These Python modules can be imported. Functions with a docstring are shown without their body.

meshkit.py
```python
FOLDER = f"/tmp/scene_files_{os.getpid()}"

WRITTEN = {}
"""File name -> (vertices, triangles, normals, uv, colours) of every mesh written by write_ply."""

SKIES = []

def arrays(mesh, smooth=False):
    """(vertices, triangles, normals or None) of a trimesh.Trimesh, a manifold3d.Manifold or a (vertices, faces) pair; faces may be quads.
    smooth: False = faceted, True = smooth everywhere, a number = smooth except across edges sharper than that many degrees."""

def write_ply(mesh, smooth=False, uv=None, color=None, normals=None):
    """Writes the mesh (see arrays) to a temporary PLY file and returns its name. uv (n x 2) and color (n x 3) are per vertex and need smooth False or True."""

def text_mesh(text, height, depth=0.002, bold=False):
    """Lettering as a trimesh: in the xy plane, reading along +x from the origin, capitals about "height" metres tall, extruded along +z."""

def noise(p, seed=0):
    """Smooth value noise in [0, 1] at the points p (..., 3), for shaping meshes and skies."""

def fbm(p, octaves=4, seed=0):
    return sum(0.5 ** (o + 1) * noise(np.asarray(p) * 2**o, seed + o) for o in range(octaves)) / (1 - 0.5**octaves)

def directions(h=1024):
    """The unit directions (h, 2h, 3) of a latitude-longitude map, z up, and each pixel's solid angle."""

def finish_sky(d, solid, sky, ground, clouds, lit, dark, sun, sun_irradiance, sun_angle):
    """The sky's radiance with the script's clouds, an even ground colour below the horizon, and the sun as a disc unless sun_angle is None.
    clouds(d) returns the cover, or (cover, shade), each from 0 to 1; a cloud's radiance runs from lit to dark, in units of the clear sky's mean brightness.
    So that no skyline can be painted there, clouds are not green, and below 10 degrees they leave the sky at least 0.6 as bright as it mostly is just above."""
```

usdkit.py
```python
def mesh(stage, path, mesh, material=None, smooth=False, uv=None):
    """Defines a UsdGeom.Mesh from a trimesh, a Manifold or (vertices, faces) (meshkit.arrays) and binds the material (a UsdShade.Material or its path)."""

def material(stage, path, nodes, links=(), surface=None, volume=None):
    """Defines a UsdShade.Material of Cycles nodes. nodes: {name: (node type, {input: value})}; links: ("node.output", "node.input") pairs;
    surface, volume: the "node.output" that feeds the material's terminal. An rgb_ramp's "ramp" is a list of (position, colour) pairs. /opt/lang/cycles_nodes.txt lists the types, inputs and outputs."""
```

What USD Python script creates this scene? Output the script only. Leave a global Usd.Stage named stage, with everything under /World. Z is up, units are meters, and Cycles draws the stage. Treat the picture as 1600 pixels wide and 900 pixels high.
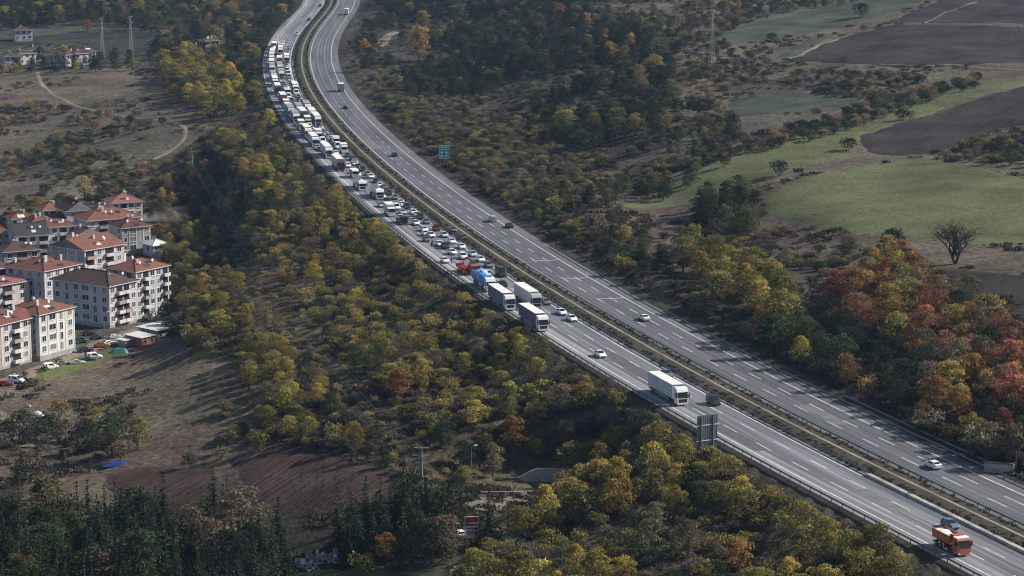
import math
import numpy as np, trimesh, manifold3d, shapely, usdkit
from meshkit import noise, fbm, text_mesh
from pxr import Usd, UsdGeom, UsdLux, UsdShade, Gf, Sdf, Vt
from scipy.interpolate import UnivariateSpline
from scipy.ndimage import map_coordinates
from scipy.spatial import Delaunay, cKDTree
from shapely.geometry import Polygon, LineString

stage = Usd.Stage.CreateInMemory()
UsdGeom.SetStageUpAxis(stage, 'Z'); UsdGeom.SetStageMetersPerUnit(stage, 1.0)
UsdGeom.Xform.Define(stage, '/World')
PI = math.pi

# ------------------------------------------------------------------ camera, sky, sun, exposure
EYE = 118.3
PITCH = math.atan(733 / 4000.0)
cam = UsdGeom.Camera.Define(stage, '/World/camera')
cam.CreateFocalLengthAttr(50.0); cam.CreateHorizontalApertureAttr(20.0); cam.CreateVerticalApertureAttr(11.25)
cam.CreateClippingRangeAttr(Gf.Vec2f(1.0, 20000.0))
cam.AddTranslateOp().Set(Gf.Vec3d(0, 0, EYE)); cam.AddRotateXOp().Set(90 - math.degrees(PITCH))
cam.CreateExposureAttr(0.40)

SUN = np.array([0.80, 0.16, 0.58]); SUN = SUN / np.linalg.norm(SUN)
usdkit.material(stage, '/World/Looks/sky_look', {
    's': ('sky_texture', {'sky_type': 'single_scattering', 'sun_disc': False, 'sun_elevation': math.asin(SUN[2]), 'sun_rotation': math.atan2(SUN[0], SUN[1]), 'aerosol_density': 2.0}),
    'b': ('background_shader', {'strength': 0.065})}, [('s.color', 'b.color')], surface='b.background')
dome = UsdLux.DomeLight.Define(stage, '/World/sky'); dome.CreateIntensityAttr(1.0)
UsdShade.MaterialBindingAPI.Apply(dome.GetPrim()).Bind(UsdShade.Material.Get(stage, '/World/Looks/sky_look'))
sun = UsdLux.DistantLight.Define(stage, '/World/sun')
sun.CreateIntensityAttr(1.25); sun.CreateAngleAttr(0.5); sun.CreateNormalizeAttr(True); sun.CreateColorAttr(Gf.Vec3f(1.0, 0.94, 0.85))
sun.AddRotateZOp().Set(math.degrees(math.atan2(SUN[1], SUN[0])) - 90 + 180)
sun.AddRotateXOp().Set(90 - math.degrees(math.asin(SUN[2])))
HAZE = 0.000038

# ------------------------------------------------------------------ helpers
used = {}
def numbered(path):
    n = used.get(path, 0); used[path] = n + 1
    return path if n == 0 else f'{path}_{n:03d}'
def setcd(p, **kw):
    for k, v in kw.items():
        if v: p.SetCustomDataByKey(k, v)
def thing(name, label=None, cat=None, loc=(0, 0, 0), rz=0.0, group=None, kind=None, scale=None):
    x = UsdGeom.Xform.Define(stage, numbered('/World/' + name))
    x.AddTranslateOp().Set(Gf.Vec3d(*map(float, loc))); x.AddRotateZOp().Set(math.degrees(rz))
    if scale is not None: x.AddScaleOp().Set(Gf.Vec3f(*map(float, np.broadcast_to(scale, 3))))
    setcd(x.GetPrim(), label=label, category=cat, group=group, kind=kind)
    return x.GetPrim()
def part(name, mesh, mat, parent, smooth=False, label=None, kind=None, tint=None):
    m = usdkit.mesh(stage, numbered(str(parent.GetPath()) + '/' + name), mesh, mat, smooth)
    if tint is not None: colour(m, tint)
    setcd(m.GetPrim(), label=label, kind=kind)
    return m.GetPrim()
def whole(name, mesh, mat, label=None, cat=None, group=None, kind=None, smooth=False, tint=None):
    m = usdkit.mesh(stage, numbered('/World/' + name), mesh, mat, smooth)
    if tint is not None: colour(m, tint)
    setcd(m.GetPrim(), label=label, category=cat, group=group, kind=kind)
    return m.GetPrim()
def colour(m, c, name='tint'):
    UsdGeom.PrimvarsAPI(m).CreatePrimvar(name, Sdf.ValueTypeNames.Color3fArray, 'vertex').Set(Vt.Vec3fArray.FromNumpy(np.asarray(c, np.float32)))
kinds = {}
def kind_of(key):
    if key in kinds: return kinds[key], False
    kinds[key] = stage.CreateClassPrim('/' + key); kinds[key].SetTypeName('Xform')
    return kinds[key], True
def copy_of(key, name, label, cat, loc, rz=0.0, scale=None, group=None):
    x = thing(name, label, cat, loc, rz, group, None, scale)
    x.GetReferences().AddInternalReference('/' + key); x.SetInstanceable(True)
    return x

class MB:
    """collects shapes into one mesh (vertices, faces)"""
    def __init__(s): s.v, s.f, s.c, s.n = [], [], [], 0
    def add(s, v, f, c=None):
        v = np.asarray(v, float); f = np.asarray(f, int)
        if f.shape[1] == 4: f = np.vstack([f[:, [0, 1, 2]], f[:, [0, 2, 3]]])
        s.v.append(v); s.f.append(f + s.n); s.n += len(v)
        if c is not None: s.c.append(np.broadcast_to(c, (len(v), 3)))
        return s
    def box(s, lo, hi, c=None):
        lo, hi = np.minimum(lo, hi), np.maximum(lo, hi)
        v = np.array([[x, y, z] for x in (lo[0], hi[0]) for y in (lo[1], hi[1]) for z in (lo[2], hi[2])])
        return s.add(v, [[0, 1, 3, 2], [4, 6, 7, 5], [0, 4, 5, 1], [2, 3, 7, 6], [0, 2, 6, 4], [1, 5, 7, 3]], c)
    def quad(s, a, b, c_, d, col=None): return s.add([a, b, c_, d], [[0, 1, 2, 3]], col)
    def slab(s, pts, t):
        """a thin plate: polygon pts (outer side, counter-clockwise seen from outside), thickness t inward"""
        p = np.asarray(pts, float); n = np.cross(p[1] - p[0], p[2] - p[0]); n /= np.linalg.norm(n)
        k = len(p); v = np.vstack([p, p - n * t])
        f = [[0, i, i + 1] for i in range(1, k - 1)] + [[k, k + i + 1, k + i] for i in range(1, k - 1)]
        for i in range(k):
            j = (i + 1) % k; f += [[i, k + i, k + j], [i, k + j, j]]
        return s.add(v, f)
    def tube(s, pts, r, n=6, c=None):
        p = np.asarray(pts, float); r = np.broadcast_to(r, len(p)); v = []
        d = np.gradient(p, axis=0); d /= np.linalg.norm(d, axis=1, keepdims=True) + 1e-12
        up = np.array([0, 0, 1.0]) if abs(d.mean(0)[2]) < 0.9 else np.array([1.0, 0, 0])
        a = np.cross(d, up); a /= np.linalg.norm(a, axis=1, keepdims=True) + 1e-12; b = np.cross(d, a)
        ang = np.arange(n) * 2 * PI / n
        v = (p[:, None] + r[:, None, None] * (np.cos(ang)[None, :, None] * a[:, None] + np.sin(ang)[None, :, None] * b[:, None])).reshape(-1, 3)
        f = [[i * n + j, i * n + (j + 1) % n, (i + 1) * n + (j + 1) % n, (i + 1) * n + j] for i in range(len(p) - 1) for j in range(n)]
        s.add(v, f, c)
        base = s.n - len(v); k = (len(p) - 1) * n
        s.f.append(np.array([[base, base + j + 1, base + j] for j in range(1, n - 1)] + [[base + k, base + k + j, base + k + j + 1] for j in range(1, n - 1)]))
        return s
    def get(s): return np.vstack(s.v), np.vstack(s.f)
    def cols(s): return np.vstack(s.c)
def prism_y(poly, w, y0=0.0):
    """polygon in (x, z), extruded along y, centred on y0"""
    m = trimesh.creation.extrude_polygon(Polygon(poly), w, engine='earcut')
    v = np.array(m.vertices); v = np.stack([v[:, 0], y0 + w / 2 - v[:, 2], v[:, 1]], 1)
    return v, np.array(m.faces)
def cyl_y(r, w, n=14, x=0, y=0, z=0):
    a = np.arange(n) * 2 * PI / n
    ring = lambda yy: np.stack([x + r * np.cos(a), np.full(n, y + yy), z + r * np.sin(a)], 1)
    v = np.vstack([ring(-w / 2), ring(w / 2)])
    f = [[i, n + i, n + (i + 1) % n] for i in range(n)] + [[i, n + (i + 1) % n, (i + 1) % n] for i in range(n)]
    f += [[0, i, i + 1] for i in range(1, n - 1)] + [[n, n + i + 1, n + i] for i in range(1, n - 1)]
    return v, np.array(f)

# ------------------------------------------------------------------ materials
L = {}
def mat(name, col, rough=0.7, var=0.0, scale=1.0, bump=0.0, metallic=0.0, spec=None, detail=4.0, coat=0.0, stretch=None, tintattr=False):
    p = {'base_color': col, 'roughness': rough, 'metallic': metallic}
    if coat: p['coat_weight'] = coat
    if spec is not None: p['specular_ior_level'] = spec
    nodes, links = {'p': ('principled_bsdf', p)}, []
    if var or bump or tintattr:
        nodes['t'] = ('texture_coordinate', {}); nodes['n'] = ('noise_texture', {'scale': scale, 'detail': detail, 'roughness': 0.6})
        if stretch is not None:
            nodes['m'] = ('mapping', {'scale': stretch}); links += [('t.object', 'm.vector'), ('m.vector', 'n.vector')]
        else: links.append(('t.object', 'n.vector'))
        nodes['r'] = ('map_range', {'from_min': 0.25, 'from_max': 0.75, 'to_min': 1 - var, 'to_max': 1 + var}); links.append(('n.fac', 'r.value'))
        nodes['h'] = ('hsv', {'color': col}); links += [('r.result', 'h.value'), ('h.color', 'p.base_color')]
        if tintattr: nodes['a'] = ('attribute', {'attribute': 'tint'}); links.append(('a.color', 'h.color'))
        if bump:
            nodes['b'] = ('bump', {'strength': bump, 'distance': 0.2}); links += [('n.fac', 'b.height'), ('b.normal', 'p.normal')]
    L[name] = usdkit.material(stage, '/World/Looks/' + name, nodes, links, surface='p.BSDF')
    return L[name]
def leaf_mat(name, rough=0.65, trans=0.3):
    L[name] = usdkit.material(stage, '/World/Looks/' + name, {
        'a': ('attribute', {'attribute': 'tint'}), 'o': ('object_info', {}),
        'rv': ('map_range', {'from_min': 0, 'from_max': 1, 'to_min': 0.62, 'to_max': 1.3}),
        'm1': ('math', {'math_type': 'multiply', 'value2': 7.31}), 'm2': ('math', {'math_type': 'fraction'}),
        'rh': ('map_range', {'from_min': 0, 'from_max': 1, 'to_min': 0.493, 'to_max': 0.520}),
        'h': ('hsv', {'saturation': 0.90}), 'd': ('diffuse_bsdf', {}), 't': ('translucent_bsdf', {}), 'mx': ('mix_closure', {'fac': trans})},
        [('o.random', 'rv.value'), ('o.random', 'm1.value1'), ('m1.value', 'm2.value1'), ('m2.value', 'rh.value'), ('a.color', 'h.color'), ('rv.result', 'h.value'), ('rh.result', 'h.hue'),
         ('h.color', 'd.color'), ('h.color', 't.color'), ('d.BSDF', 'mx.closure1'), ('t.BSDF', 'mx.closure2')], surface='mx.closure')
leaf_mat('foliage'); leaf_mat('twigs', trans=0.0)
mat('bark', (0.09, 0.075, 0.06), 0.9, 0.3, 3)
# ground: the colour of each kind of ground, broken up by noise at three scales, with fine relief
L['ground'] = usdkit.material(stage, '/World/Looks/ground', {
    'a': ('attribute', {'attribute': 'tint'}), 'g': ('geometry', {}),
    'n1': ('noise_texture', {'scale': 0.045, 'detail': 5.0, 'roughness': 0.6}), 'n2': ('noise_texture', {'scale': 0.55, 'detail': 5.0, 'roughness': 0.65}),
    'mp': ('mapping', {'scale': (1.0, 1.0, 4.0)}),
    'r1': ('map_range', {'from_min': 0.3, 'from_max': 0.7, 'to_min': 0.62, 'to_max': 1.35}), 'r2': ('map_range', {'from_min': 0.32, 'from_max': 0.68, 'to_min': 0.45, 'to_max': 1.5}),
    'x': ('math', {'math_type': 'multiply'}), 'h': ('hsv', {}), 'rh': ('map_range', {'from_min': 0.3, 'from_max': 0.7, 'to_min': 0.485, 'to_max': 0.52}),
    'b': ('bump', {'strength': 0.8, 'distance': 0.6}), 'p': ('principled_bsdf', {'roughness': 0.95, 'specular_ior_level': 0.1})},
    [('g.position', 'n1.vector'), ('g.position', 'n2.vector'), ('n1.fac', 'r1.value'), ('n2.fac', 'r2.value'), ('r1.result', 'x.value1'), ('r2.result', 'x.value2'), ('n1.fac', 'rh.value'),
     ('a.color', 'h.color'), ('x.value', 'h.value'), ('rh.result', 'h.hue'), ('h.color', 'p.base_color'), ('n2.fac', 'b.height'), ('b.normal', 'p.normal')], surface='p.BSDF')
def field_mat(name, col, rows=0.0, angle=0.0, period=1.6, depth=0.35, green=None):
    nodes = {'g': ('geometry', {}), 'n1': ('noise_texture', {'scale': 0.05, 'detail': 5.0}), 'n2': ('noise_texture', {'scale': 0.8, 'detail': 5.0, 'roughness': 0.7}),
             'mp': ('mapping', {'rotation': (0, 0, angle)}), 'mq': ('mapping', {'scale': (1.0 / period, 0.035, 0.0)}), 'wn': ('noise_texture', {'scale': 1.0, 'detail': 3.0, 'roughness': 0.6}), 'w': ('map_range', {'from_min': 0.32, 'from_max': 0.68, 'clamp': True}),
             'r1': ('map_range', {'from_min': 0.3, 'from_max': 0.7, 'to_min': 0.6, 'to_max': 1.35}), 'r2': ('map_range', {'from_min': 0.3, 'from_max': 0.7, 'to_min': 0.6, 'to_max': 1.4}),
             'x': ('math', {'math_type': 'multiply'}), 'rw': ('map_range', {'to_min': 1 - rows, 'to_max': 1 + rows}), 'x2': ('math', {'math_type': 'multiply'}),
             'h': ('hsv', {}), 'c': ('mix', {'color1': col, 'color2': green or col}), 'b': ('bump', {'strength': 0.7, 'distance': depth}), 'ad': ('math', {'math_type': 'add'}),
             'p': ('principled_bsdf', {'roughness': 0.95, 'specular_ior_level': 0.1})}
    L[name] = usdkit.material(stage, '/World/Looks/' + name, nodes, [('g.position', 'n1.vector'), ('g.position', 'n2.vector'), ('g.position', 'mp.vector'), ('mp.vector', 'mq.vector'), ('mq.vector', 'wn.vector'), ('wn.fac', 'w.value'),
        ('n1.fac', 'r1.value'), ('n2.fac', 'r2.value'), ('r1.result', 'x.value1'), ('r2.result', 'x.value2'), ('w.result', 'rw.value'), ('x.value', 'x2.value1'), ('rw.result', 'x2.value2'),
        ('n1.fac', 'c.fac'), ('c.color', 'h.color'), ('x2.value', 'h.value'), ('h.color', 'p.base_color'), ('n2.fac', 'ad.value1'), ('w.result', 'ad.value2'), ('ad.value', 'b.height'), ('b.normal', 'p.normal')], surface='p.BSDF')
field_mat('ploughed_soil', (0.062, 0.041, 0.036), 0.40, 0.62, 1.0, 0.35, (0.060, 0.042, 0.036))
field_mat('pale_soil', (0.100, 0.080, 0.062), 0.35, 0.45, 3.4, 0.4, (0.10, 0.085, 0.055))
field_mat('dark_soil', (0.034, 0.029, 0.028), 0.22, 0.5, 2.2, 0.15, (0.036, 0.031, 0.030))
field_mat('meadow', (0.118, 0.122, 0.058), 0.0, 0.35, 40.0, 0.12, (0.072, 0.092, 0.045))
field_mat('dim_meadow', (0.060, 0.072, 0.050), 0.0, 0.3, 50.0, 0.2, (0.05, 0.063, 0.043))
field_mat('grass_strip', (0.07, 0.105, 0.03), 0.0, 0.3, 5.0, 0.2, (0.11, 0.12, 0.05))
field_mat('dark_field', (0.024, 0.030, 0.024), 0.1, 0.1, 3.0, 0.2, (0.036, 0.038, 0.030))  # shade over the far fields, put into a dark green-brown colour
field_mat('dirt', (0.21, 0.175, 0.14), 0.0, 0.3, 5.0, 0.1, (0.17, 0.14, 0.11))
field_mat('median_grass', (0.070, 0.058, 0.044), 0.0, 0.3, 50.0, 0.2, (0.048, 0.050, 0.035))
# asphalt: streaks along the lanes from the road's own coordinates (primvar rd: across, along)
def lanes_ramp(lo, hi, lanes, mult):
    x = np.linspace(lo, hi, 220); v = np.ones((220, 3))
    for (xa, c) in mult: v = np.where((x >= xa)[:, None], np.array(c), v)
    k = np.ones(9) / 9; v = np.stack([np.convolve(np.pad(v[:, i], 4, mode='edge'), k, 'valid') for i in range(3)], 1)
    for a, b in lanes:
        for u in (.27, .73): v *= (1 - .17 * np.exp(-((x - (a + (b - a) * u)) / .34) ** 2))[:, None]
        v *= (1 + .07 * np.exp(-((x - (a + b) / 2) / .5) ** 2))[:, None]
    return [(float(i / 219), tuple(map(float, c))) for i, c in enumerate(v)]
def asphalt(name, col, light, span, lanes):
    ramp = lanes
    L[name] = usdkit.material(stage, '/World/Looks/' + name, {
        'sx': ('separate_xyz', {}), 'ra': ('map_range', {'from_min': span[0], 'from_max': span[1]}), 'wob': ('math', {'math_type': 'multiply_add', 'value2': 0.05}), 'sub': ('math', {'math_type': 'subtract', 'value2': 0.025}), 'lr': ('rgb_ramp', {'ramp': ramp}), 'lm': ('mix', {'mix_type': 'multiply', 'fac': 1.0}),
        'a': ('attribute', {'attribute': 'rd'}), 'm': ('mapping', {'scale': (1.3, 0.012, 1.0)}), 'm3': ('mapping', {'scale': (0.22, 0.018, 1.0)}),
        'n': ('noise_texture', {'scale': 1.0, 'detail': 3.0, 'roughness': 0.55}), 'n3': ('noise_texture', {'scale': 1.0, 'detail': 4.0}), 'g': ('geometry', {}), 'n2': ('noise_texture', {'scale': 6.0, 'detail': 3.0}),
        'c': ('mix', {'color1': col, 'color2': light}), 'rf': ('map_range', {'from_min': 0.36, 'from_max': 0.66, 'to_min': 0, 'to_max': 1}),
        'r2': ('map_range', {'from_min': 0.3, 'from_max': 0.7, 'to_min': 0.86, 'to_max': 1.14}), 'r3': ('map_range', {'from_min': 0.3, 'from_max': 0.7, 'to_min': 0.68, 'to_max': 1.3}), 'x': ('math', {'math_type': 'multiply'}),
        'h': ('hsv', {}), 'p': ('principled_bsdf', {'roughness': 0.56 if span[0] < -20 else 0.72, 'specular_ior_level': 0.5})},
        [('a.vector', 'm.vector'), ('m.vector', 'n.vector'), ('a.vector', 'm3.vector'), ('m3.vector', 'n3.vector'), ('g.position', 'n2.vector'), ('n.fac', 'rf.value'), ('rf.result', 'c.fac'), ('n2.fac', 'r2.value'), ('n3.fac', 'r3.value'),
         ('r2.result', 'x.value1'), ('r3.result', 'x.value2'), ('a.vector', 'sx.vector'), ('sx.x', 'ra.value'), ('n3.fac', 'wob.value1'), ('ra.result', 'wob.value3'), ('wob.value', 'sub.value1'), ('sub.value', 'lr.fac'), ('c.color', 'lm.color1'), ('lr.color', 'lm.color2'), ('lm.color', 'h.color'), ('x.value', 'h.value'), ('h.color', 'p.base_color')], surface='p.BSDF')
asphalt('asphalt_worn', (0.108, 0.110, 0.122), (0.225, 0.225, 0.235), (-34.0, -18.9), lanes_ramp(-34.0, -18.9, [(-31.5, -27.75), (-27.75, -23.95), (-23.95, -20.35)], [(-40, (1.2, 1.18, 1.16)), (-32.2, (1.38, 1.35, 1.33)), (-28.9, (.86, .86, .87)), (-24.6, (1.02, 1.05, 1.08))]))  # lighter shoulder and left lane paint the sheen; wheel tracks are wear
asphalt('asphalt_grey', (0.076, 0.079, 0.094), (0.118, 0.121, 0.135), (-11.9, 3.5), lanes_ramp(-11.9, 3.5, [(-10.45, -6.95), (-6.95, -3.5), (-3.5, 0)], [(-40, (1, 1, 1)), (0.3, (1.16, 1.15, 1.14))]))
mat('road_paint', (0.62, 0.62, 0.61), 0.6, 0.4, 0.5)
mat('concrete', (0.34, 0.32, 0.29), 0.9, 0.4, 0.35)
mat('asphalt_patch', (0.082, 0.084, 0.094), 0.8, 0.25, 0.4); mat('asphalt_patch_pale', (0.135, 0.135, 0.145), 0.8, 0.25, 0.4)
mat('channel', (0.21, 0.20, 0.185), 0.9, 0.5, 0.15)
mat('concrete_dark', (0.24, 0.25, 0.26), 0.9, 0.3, 0.6)
mat('steel', (0.20, 0.21, 0.22), 0.55, 0.15, 2, metallic=0.5)
mat('steel_dark', (0.10, 0.11, 0.12), 0.6, 0.15, 2, metallic=0.3)
mat('sign_back', (0.20, 0.225, 0.25), 0.5, 0.2, 1.2, metallic=0.4)
mat('sign_green', (0.0, 0.30, 0.27), 0.5)
mat('white_paint', (0.78, 0.78, 0.76), 0.5)
mat('tyre', (0.02, 0.02, 0.022), 0.85); mat('rim', (0.35, 0.36, 0.37), 0.4, metallic=0.7)
mat('glass', (0.015, 0.018, 0.022), 0.08, coat=0.3); mat('curtained', (0.20, 0.185, 0.16), 0.3); mat('blind', (0.11, 0.12, 0.13), 0.25); mat('pane', (0.03, 0.034, 0.04), 0.15)
mat('lamp', (0.75, 0.76, 0.74), 0.2); mat('tail', (0.30, 0.01, 0.01), 0.3); mat('black', (0.02, 0.02, 0.02), 0.6); mat('chassis', (0.03, 0.03, 0.033), 0.7)
PAINT = {'white': (0.78, 0.78, 0.77), 'silver': (0.42, 0.43, 0.45), 'grey': (0.14, 0.145, 0.155), 'black': (0.02, 0.021, 0.024), 'dark blue': (0.03, 0.045, 0.09), 'blue grey': (0.11, 0.16, 0.22), 'red': (0.28, 0.03, 0.025),
         'dark green': (0.02, 0.06, 0.055), 'pale blue': (0.5, 0.54, 0.66), 'brown': (0.12, 0.06, 0.045), 'dark red': (0.13, 0.02, 0.02), 'orange': (0.44, 0.115, 0.05), 'yellow': (0.7, 0.52, 0.16), 'purple': (0.10, 0.05, 0.12),
         'maroon': (0.16, 0.03, 0.045), 'beige': (0.55, 0.48, 0.38), 'lilac': (0.46, 0.44, 0.52)}
for k, c in PAINT.items(): mat('paint_' + k.replace(' ', '_'), c, 0.38, 0.12, 1.2, coat=0.2)
for k, c in {'white': (0.52, 0.53, 0.55), 'grey': (0.27, 0.28, 0.30), 'purple': (0.10, 0.075, 0.12), 'blue grey': (0.12, 0.14, 0.185), 'dark': (0.09, 0.10, 0.12), 'maroon': (0.17, 0.06, 0.07), 'red': (0.32, 0.07, 0.05)}.items():
    mat('curtain_' + k.replace(' ', '_'), c, 0.6, 0.22, 0.7, stretch=(1.6, 1.6, 0.4))
mat('trailer_roof', (0.74, 0.74, 0.72), 0.55, 0.16, 0.5); mat('tarp_blue', (0.03, 0.24, 0.70), 0.5, 0.2, 1.0, 0.3); mat('tarp_pale', (0.30, 0.50, 0.66), 0.5, 0.15, 1.0)
mat('skin', (0.42, 0.27, 0.19), 0.6); mat('cloth_dark', (0.03, 0.03, 0.04), 0.9); mat('cloth_blue', (0.05, 0.07, 0.13), 0.9); mat('hair', (0.015, 0.012, 0.01), 0.8)
def paint(c): return L['paint_' + c.replace(' ', '_')]

# ------------------------------------------------------------------ the motorway's line, and the land
def ray(px, py):
    u = (np.asarray(px, float) - 800) / 4000; v = (np.asarray(py, float) - 450) / 4000
    return np.stack([u, math.cos(PITCH) - v * math.sin(PITCH), -math.sin(PITCH) - v * math.cos(PITCH)], -1)
def flat(px, py, z=0.0):
    r = ray(px, py); t = (z - EYE) / r[..., 2]
    return np.stack([r[..., 0] * t, r[..., 1] * t], -1)
def project(p):
    p = np.asarray(p, float); dz = p[..., 2] - EYE; c, s = math.cos(PITCH), math.sin(PITCH)
    dep = p[..., 1] * c - dz * s; up = p[..., 1] * s + dz * c
    dep = np.where(dep < 1, np.nan, dep)
    return 800 + 4000 * p[..., 0] / dep, 450 - 4000 * up / dep
EDGE = [(-105, 1707), (-101, 1631), (-100, 1561), (-98, 1456), (-98, 1392), (-96, 1356), (-93, 1307), (-89, 1259), (-83, 1207), (-77, 1157), (-73, 1124), (-64, 1063), (-56, 1012), (-49, 970), (-38, 913), (-31, 876), (-23, 839),
        (0, 739), (13, 688), (23, 650), (32, 619), (47, 570), (67, 508), (76, 481), (82, 466), (88, 448)]
_e = np.array(sorted(EDGE, key=lambda a: a[1]), float)
_sp = UnivariateSpline(_e[:, 1], _e[:, 0], k=4, s=5); _dsp = _sp.derivative()
Y0, Y1 = 448.0, 1707.0
def edge_x(y):
    y = np.asarray(y, float); yc = np.clip(y, Y0, Y1)
    return _sp(yc) + _dsp(yc) * (y - yc)
def edge_d(y): return _dsp(np.clip(y, Y0, Y1))
def across(x, y): return (x - edge_x(y)) / np.sqrt(1 + edge_d(y) ** 2)      # metres to the right of the far carriageway's right edge line
TY = np.concatenate([np.arange(-60, 300, 20.0), np.arange(300, 2100, 4.0)])
_c = np.stack([edge_x(TY), TY], 1); _t = np.stack([edge_d(TY), np.ones_like(TY)], 1); _t /= np.linalg.norm(_t, axis=1, keepdims=True)
_n = np.stack([_t[:, 1], -_t[:, 0]], 1)                                       # to the right
ALONG = np.concatenate([[0], np.cumsum(np.linalg.norm(np.diff(_c, axis=0), axis=1))])
def road_pt(s, o):
    s = np.asarray(s, float); o = np.asarray(o, float)
    f = lambda a: np.stack([np.interp(s, ALONG, a[:, 0]), np.interp(s, ALONG, a[:, 1])], -1)
    return f(_c) + f(_n) * o[..., None]
def road_dir(s):
    t = np.array([np.interp(s, ALONG, _t[:, 0]), np.interp(s, ALONG, _t[:, 1])]); return t / np.linalg.norm(t)
def road_so(x, y):
    d = np.hypot(_c[:, 0] - x, _c[:, 1] - y); i = int(d.argmin()); r = np.array([x, y]) - _c[i]
    return ALONG[i] + r @ _t[i], r @ _n[i]
def sm(a, b, x):
    t = np.clip((x - a) / (b - a), 0, 1); return t * t * (3 - 2 * t)
def land(x, y):
    x = np.asarray(x, float); y = np.asarray(y, float); o = across(x, y)
    P3 = np.stack([x, y, 0 * x], -1)
    bumps = (fbm(P3 / 75.0, 3, 3) - 0.5) * 2; fine = (fbm(P3 / 9.0, 2, 8) - 0.5)
    s = np.maximum(o - 5.5, 0)
    far = sm(900, 1700, y)
    right = 2.2 * sm(0, 9, s) + (70 * (1 - np.exp(-0.088 * s / 70))) * sm(4, 60, s) + bumps * (3.0 + 3.0 * sm(60, 140, s)) * sm(10, 70, s) + fine * 0.7 * sm(2, 12, s) - 5.5 * np.exp(-((s - 52) / 20.0) ** 2) * sm(560, 760, y) * (1 - sm(1150, 1400, y))
    s = np.maximum(-35.6 - o, 0)
    floor = -28 + 26 * far - 3 * sm(700, 450, y)
    left = -8.0 * sm(-6, 18, s) * 1.0 + (floor + 8.0) * sm(10, 130, s) + bumps * 2.2 * sm(20, 80, s) + fine * 0.6 * sm(4, 15, s)
    left = left + 1.0 * (1 - sm(0, 8, s))
    z = np.where(o > 0, right, left)
    z = np.where((o > -36.2) & (o < 5.0), -0.45, z)
    hill = 190 * sm(1750, 3300, y) * (1 - np.exp(-(np.maximum(np.abs(o + 16) - 40, 0) / 240.0) ** 2)) + 90 * sm(350, 1400, np.abs(x)) * sm(300, 1500, y)
    z = z + hill
    v0 = flat(120, 465, -27.5); dv = np.hypot((x - v0[0] + 8) / 48, (y - v0[1]) / 200)      # the village stands on level ground
    z = z + (-27.5 + 0.5 * fine - z) * (1 - sm(0.8, 1.5, dv)) * (o < -60)
    # the hollow beside the near carriageway
    u = flat(832, 752, -16.5); d = np.hypot((x - u[0]) / 24, (y - u[1]) / np.where(y < u[1], 60.0, 14.0))
    return z + (np.minimum(z, -16.5) - z) * (1 - sm(0.55, 1.25, d)) * (o < -40)
gx = np.concatenate([[-3200, -2400, -1800, -1300, -1000, -800, -650, -560, -500, -450], np.arange(-410, 411, 2.6), [450, 500, 560, 650, 800, 1000, 1300, 1800, 2400, 3200]])
gy = np.concatenate([[-700, -400, -200, -50, 50, 120, 180, 230, 270, 300, 320, 340], np.arange(352, 1760, 2.6), [1775, 1790, 1810, 1835, 1870, 1920, 1990, 2080, 2200, 2350, 2550, 2800, 3200, 3800, 4600]])
GX, GY = np.meshgrid(gx, gy, indexing='ij')
GZ = land(GX, GY)
def ground(x, y):
    i = np.interp(x, gx, np.arange(len(gx))); j = np.interp(y, gy, np.arange(len(gy)))
    return map_coordinates(GZ, [np.atleast_1d(i), np.atleast_1d(j)], order=1).reshape(np.shape(x))
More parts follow.
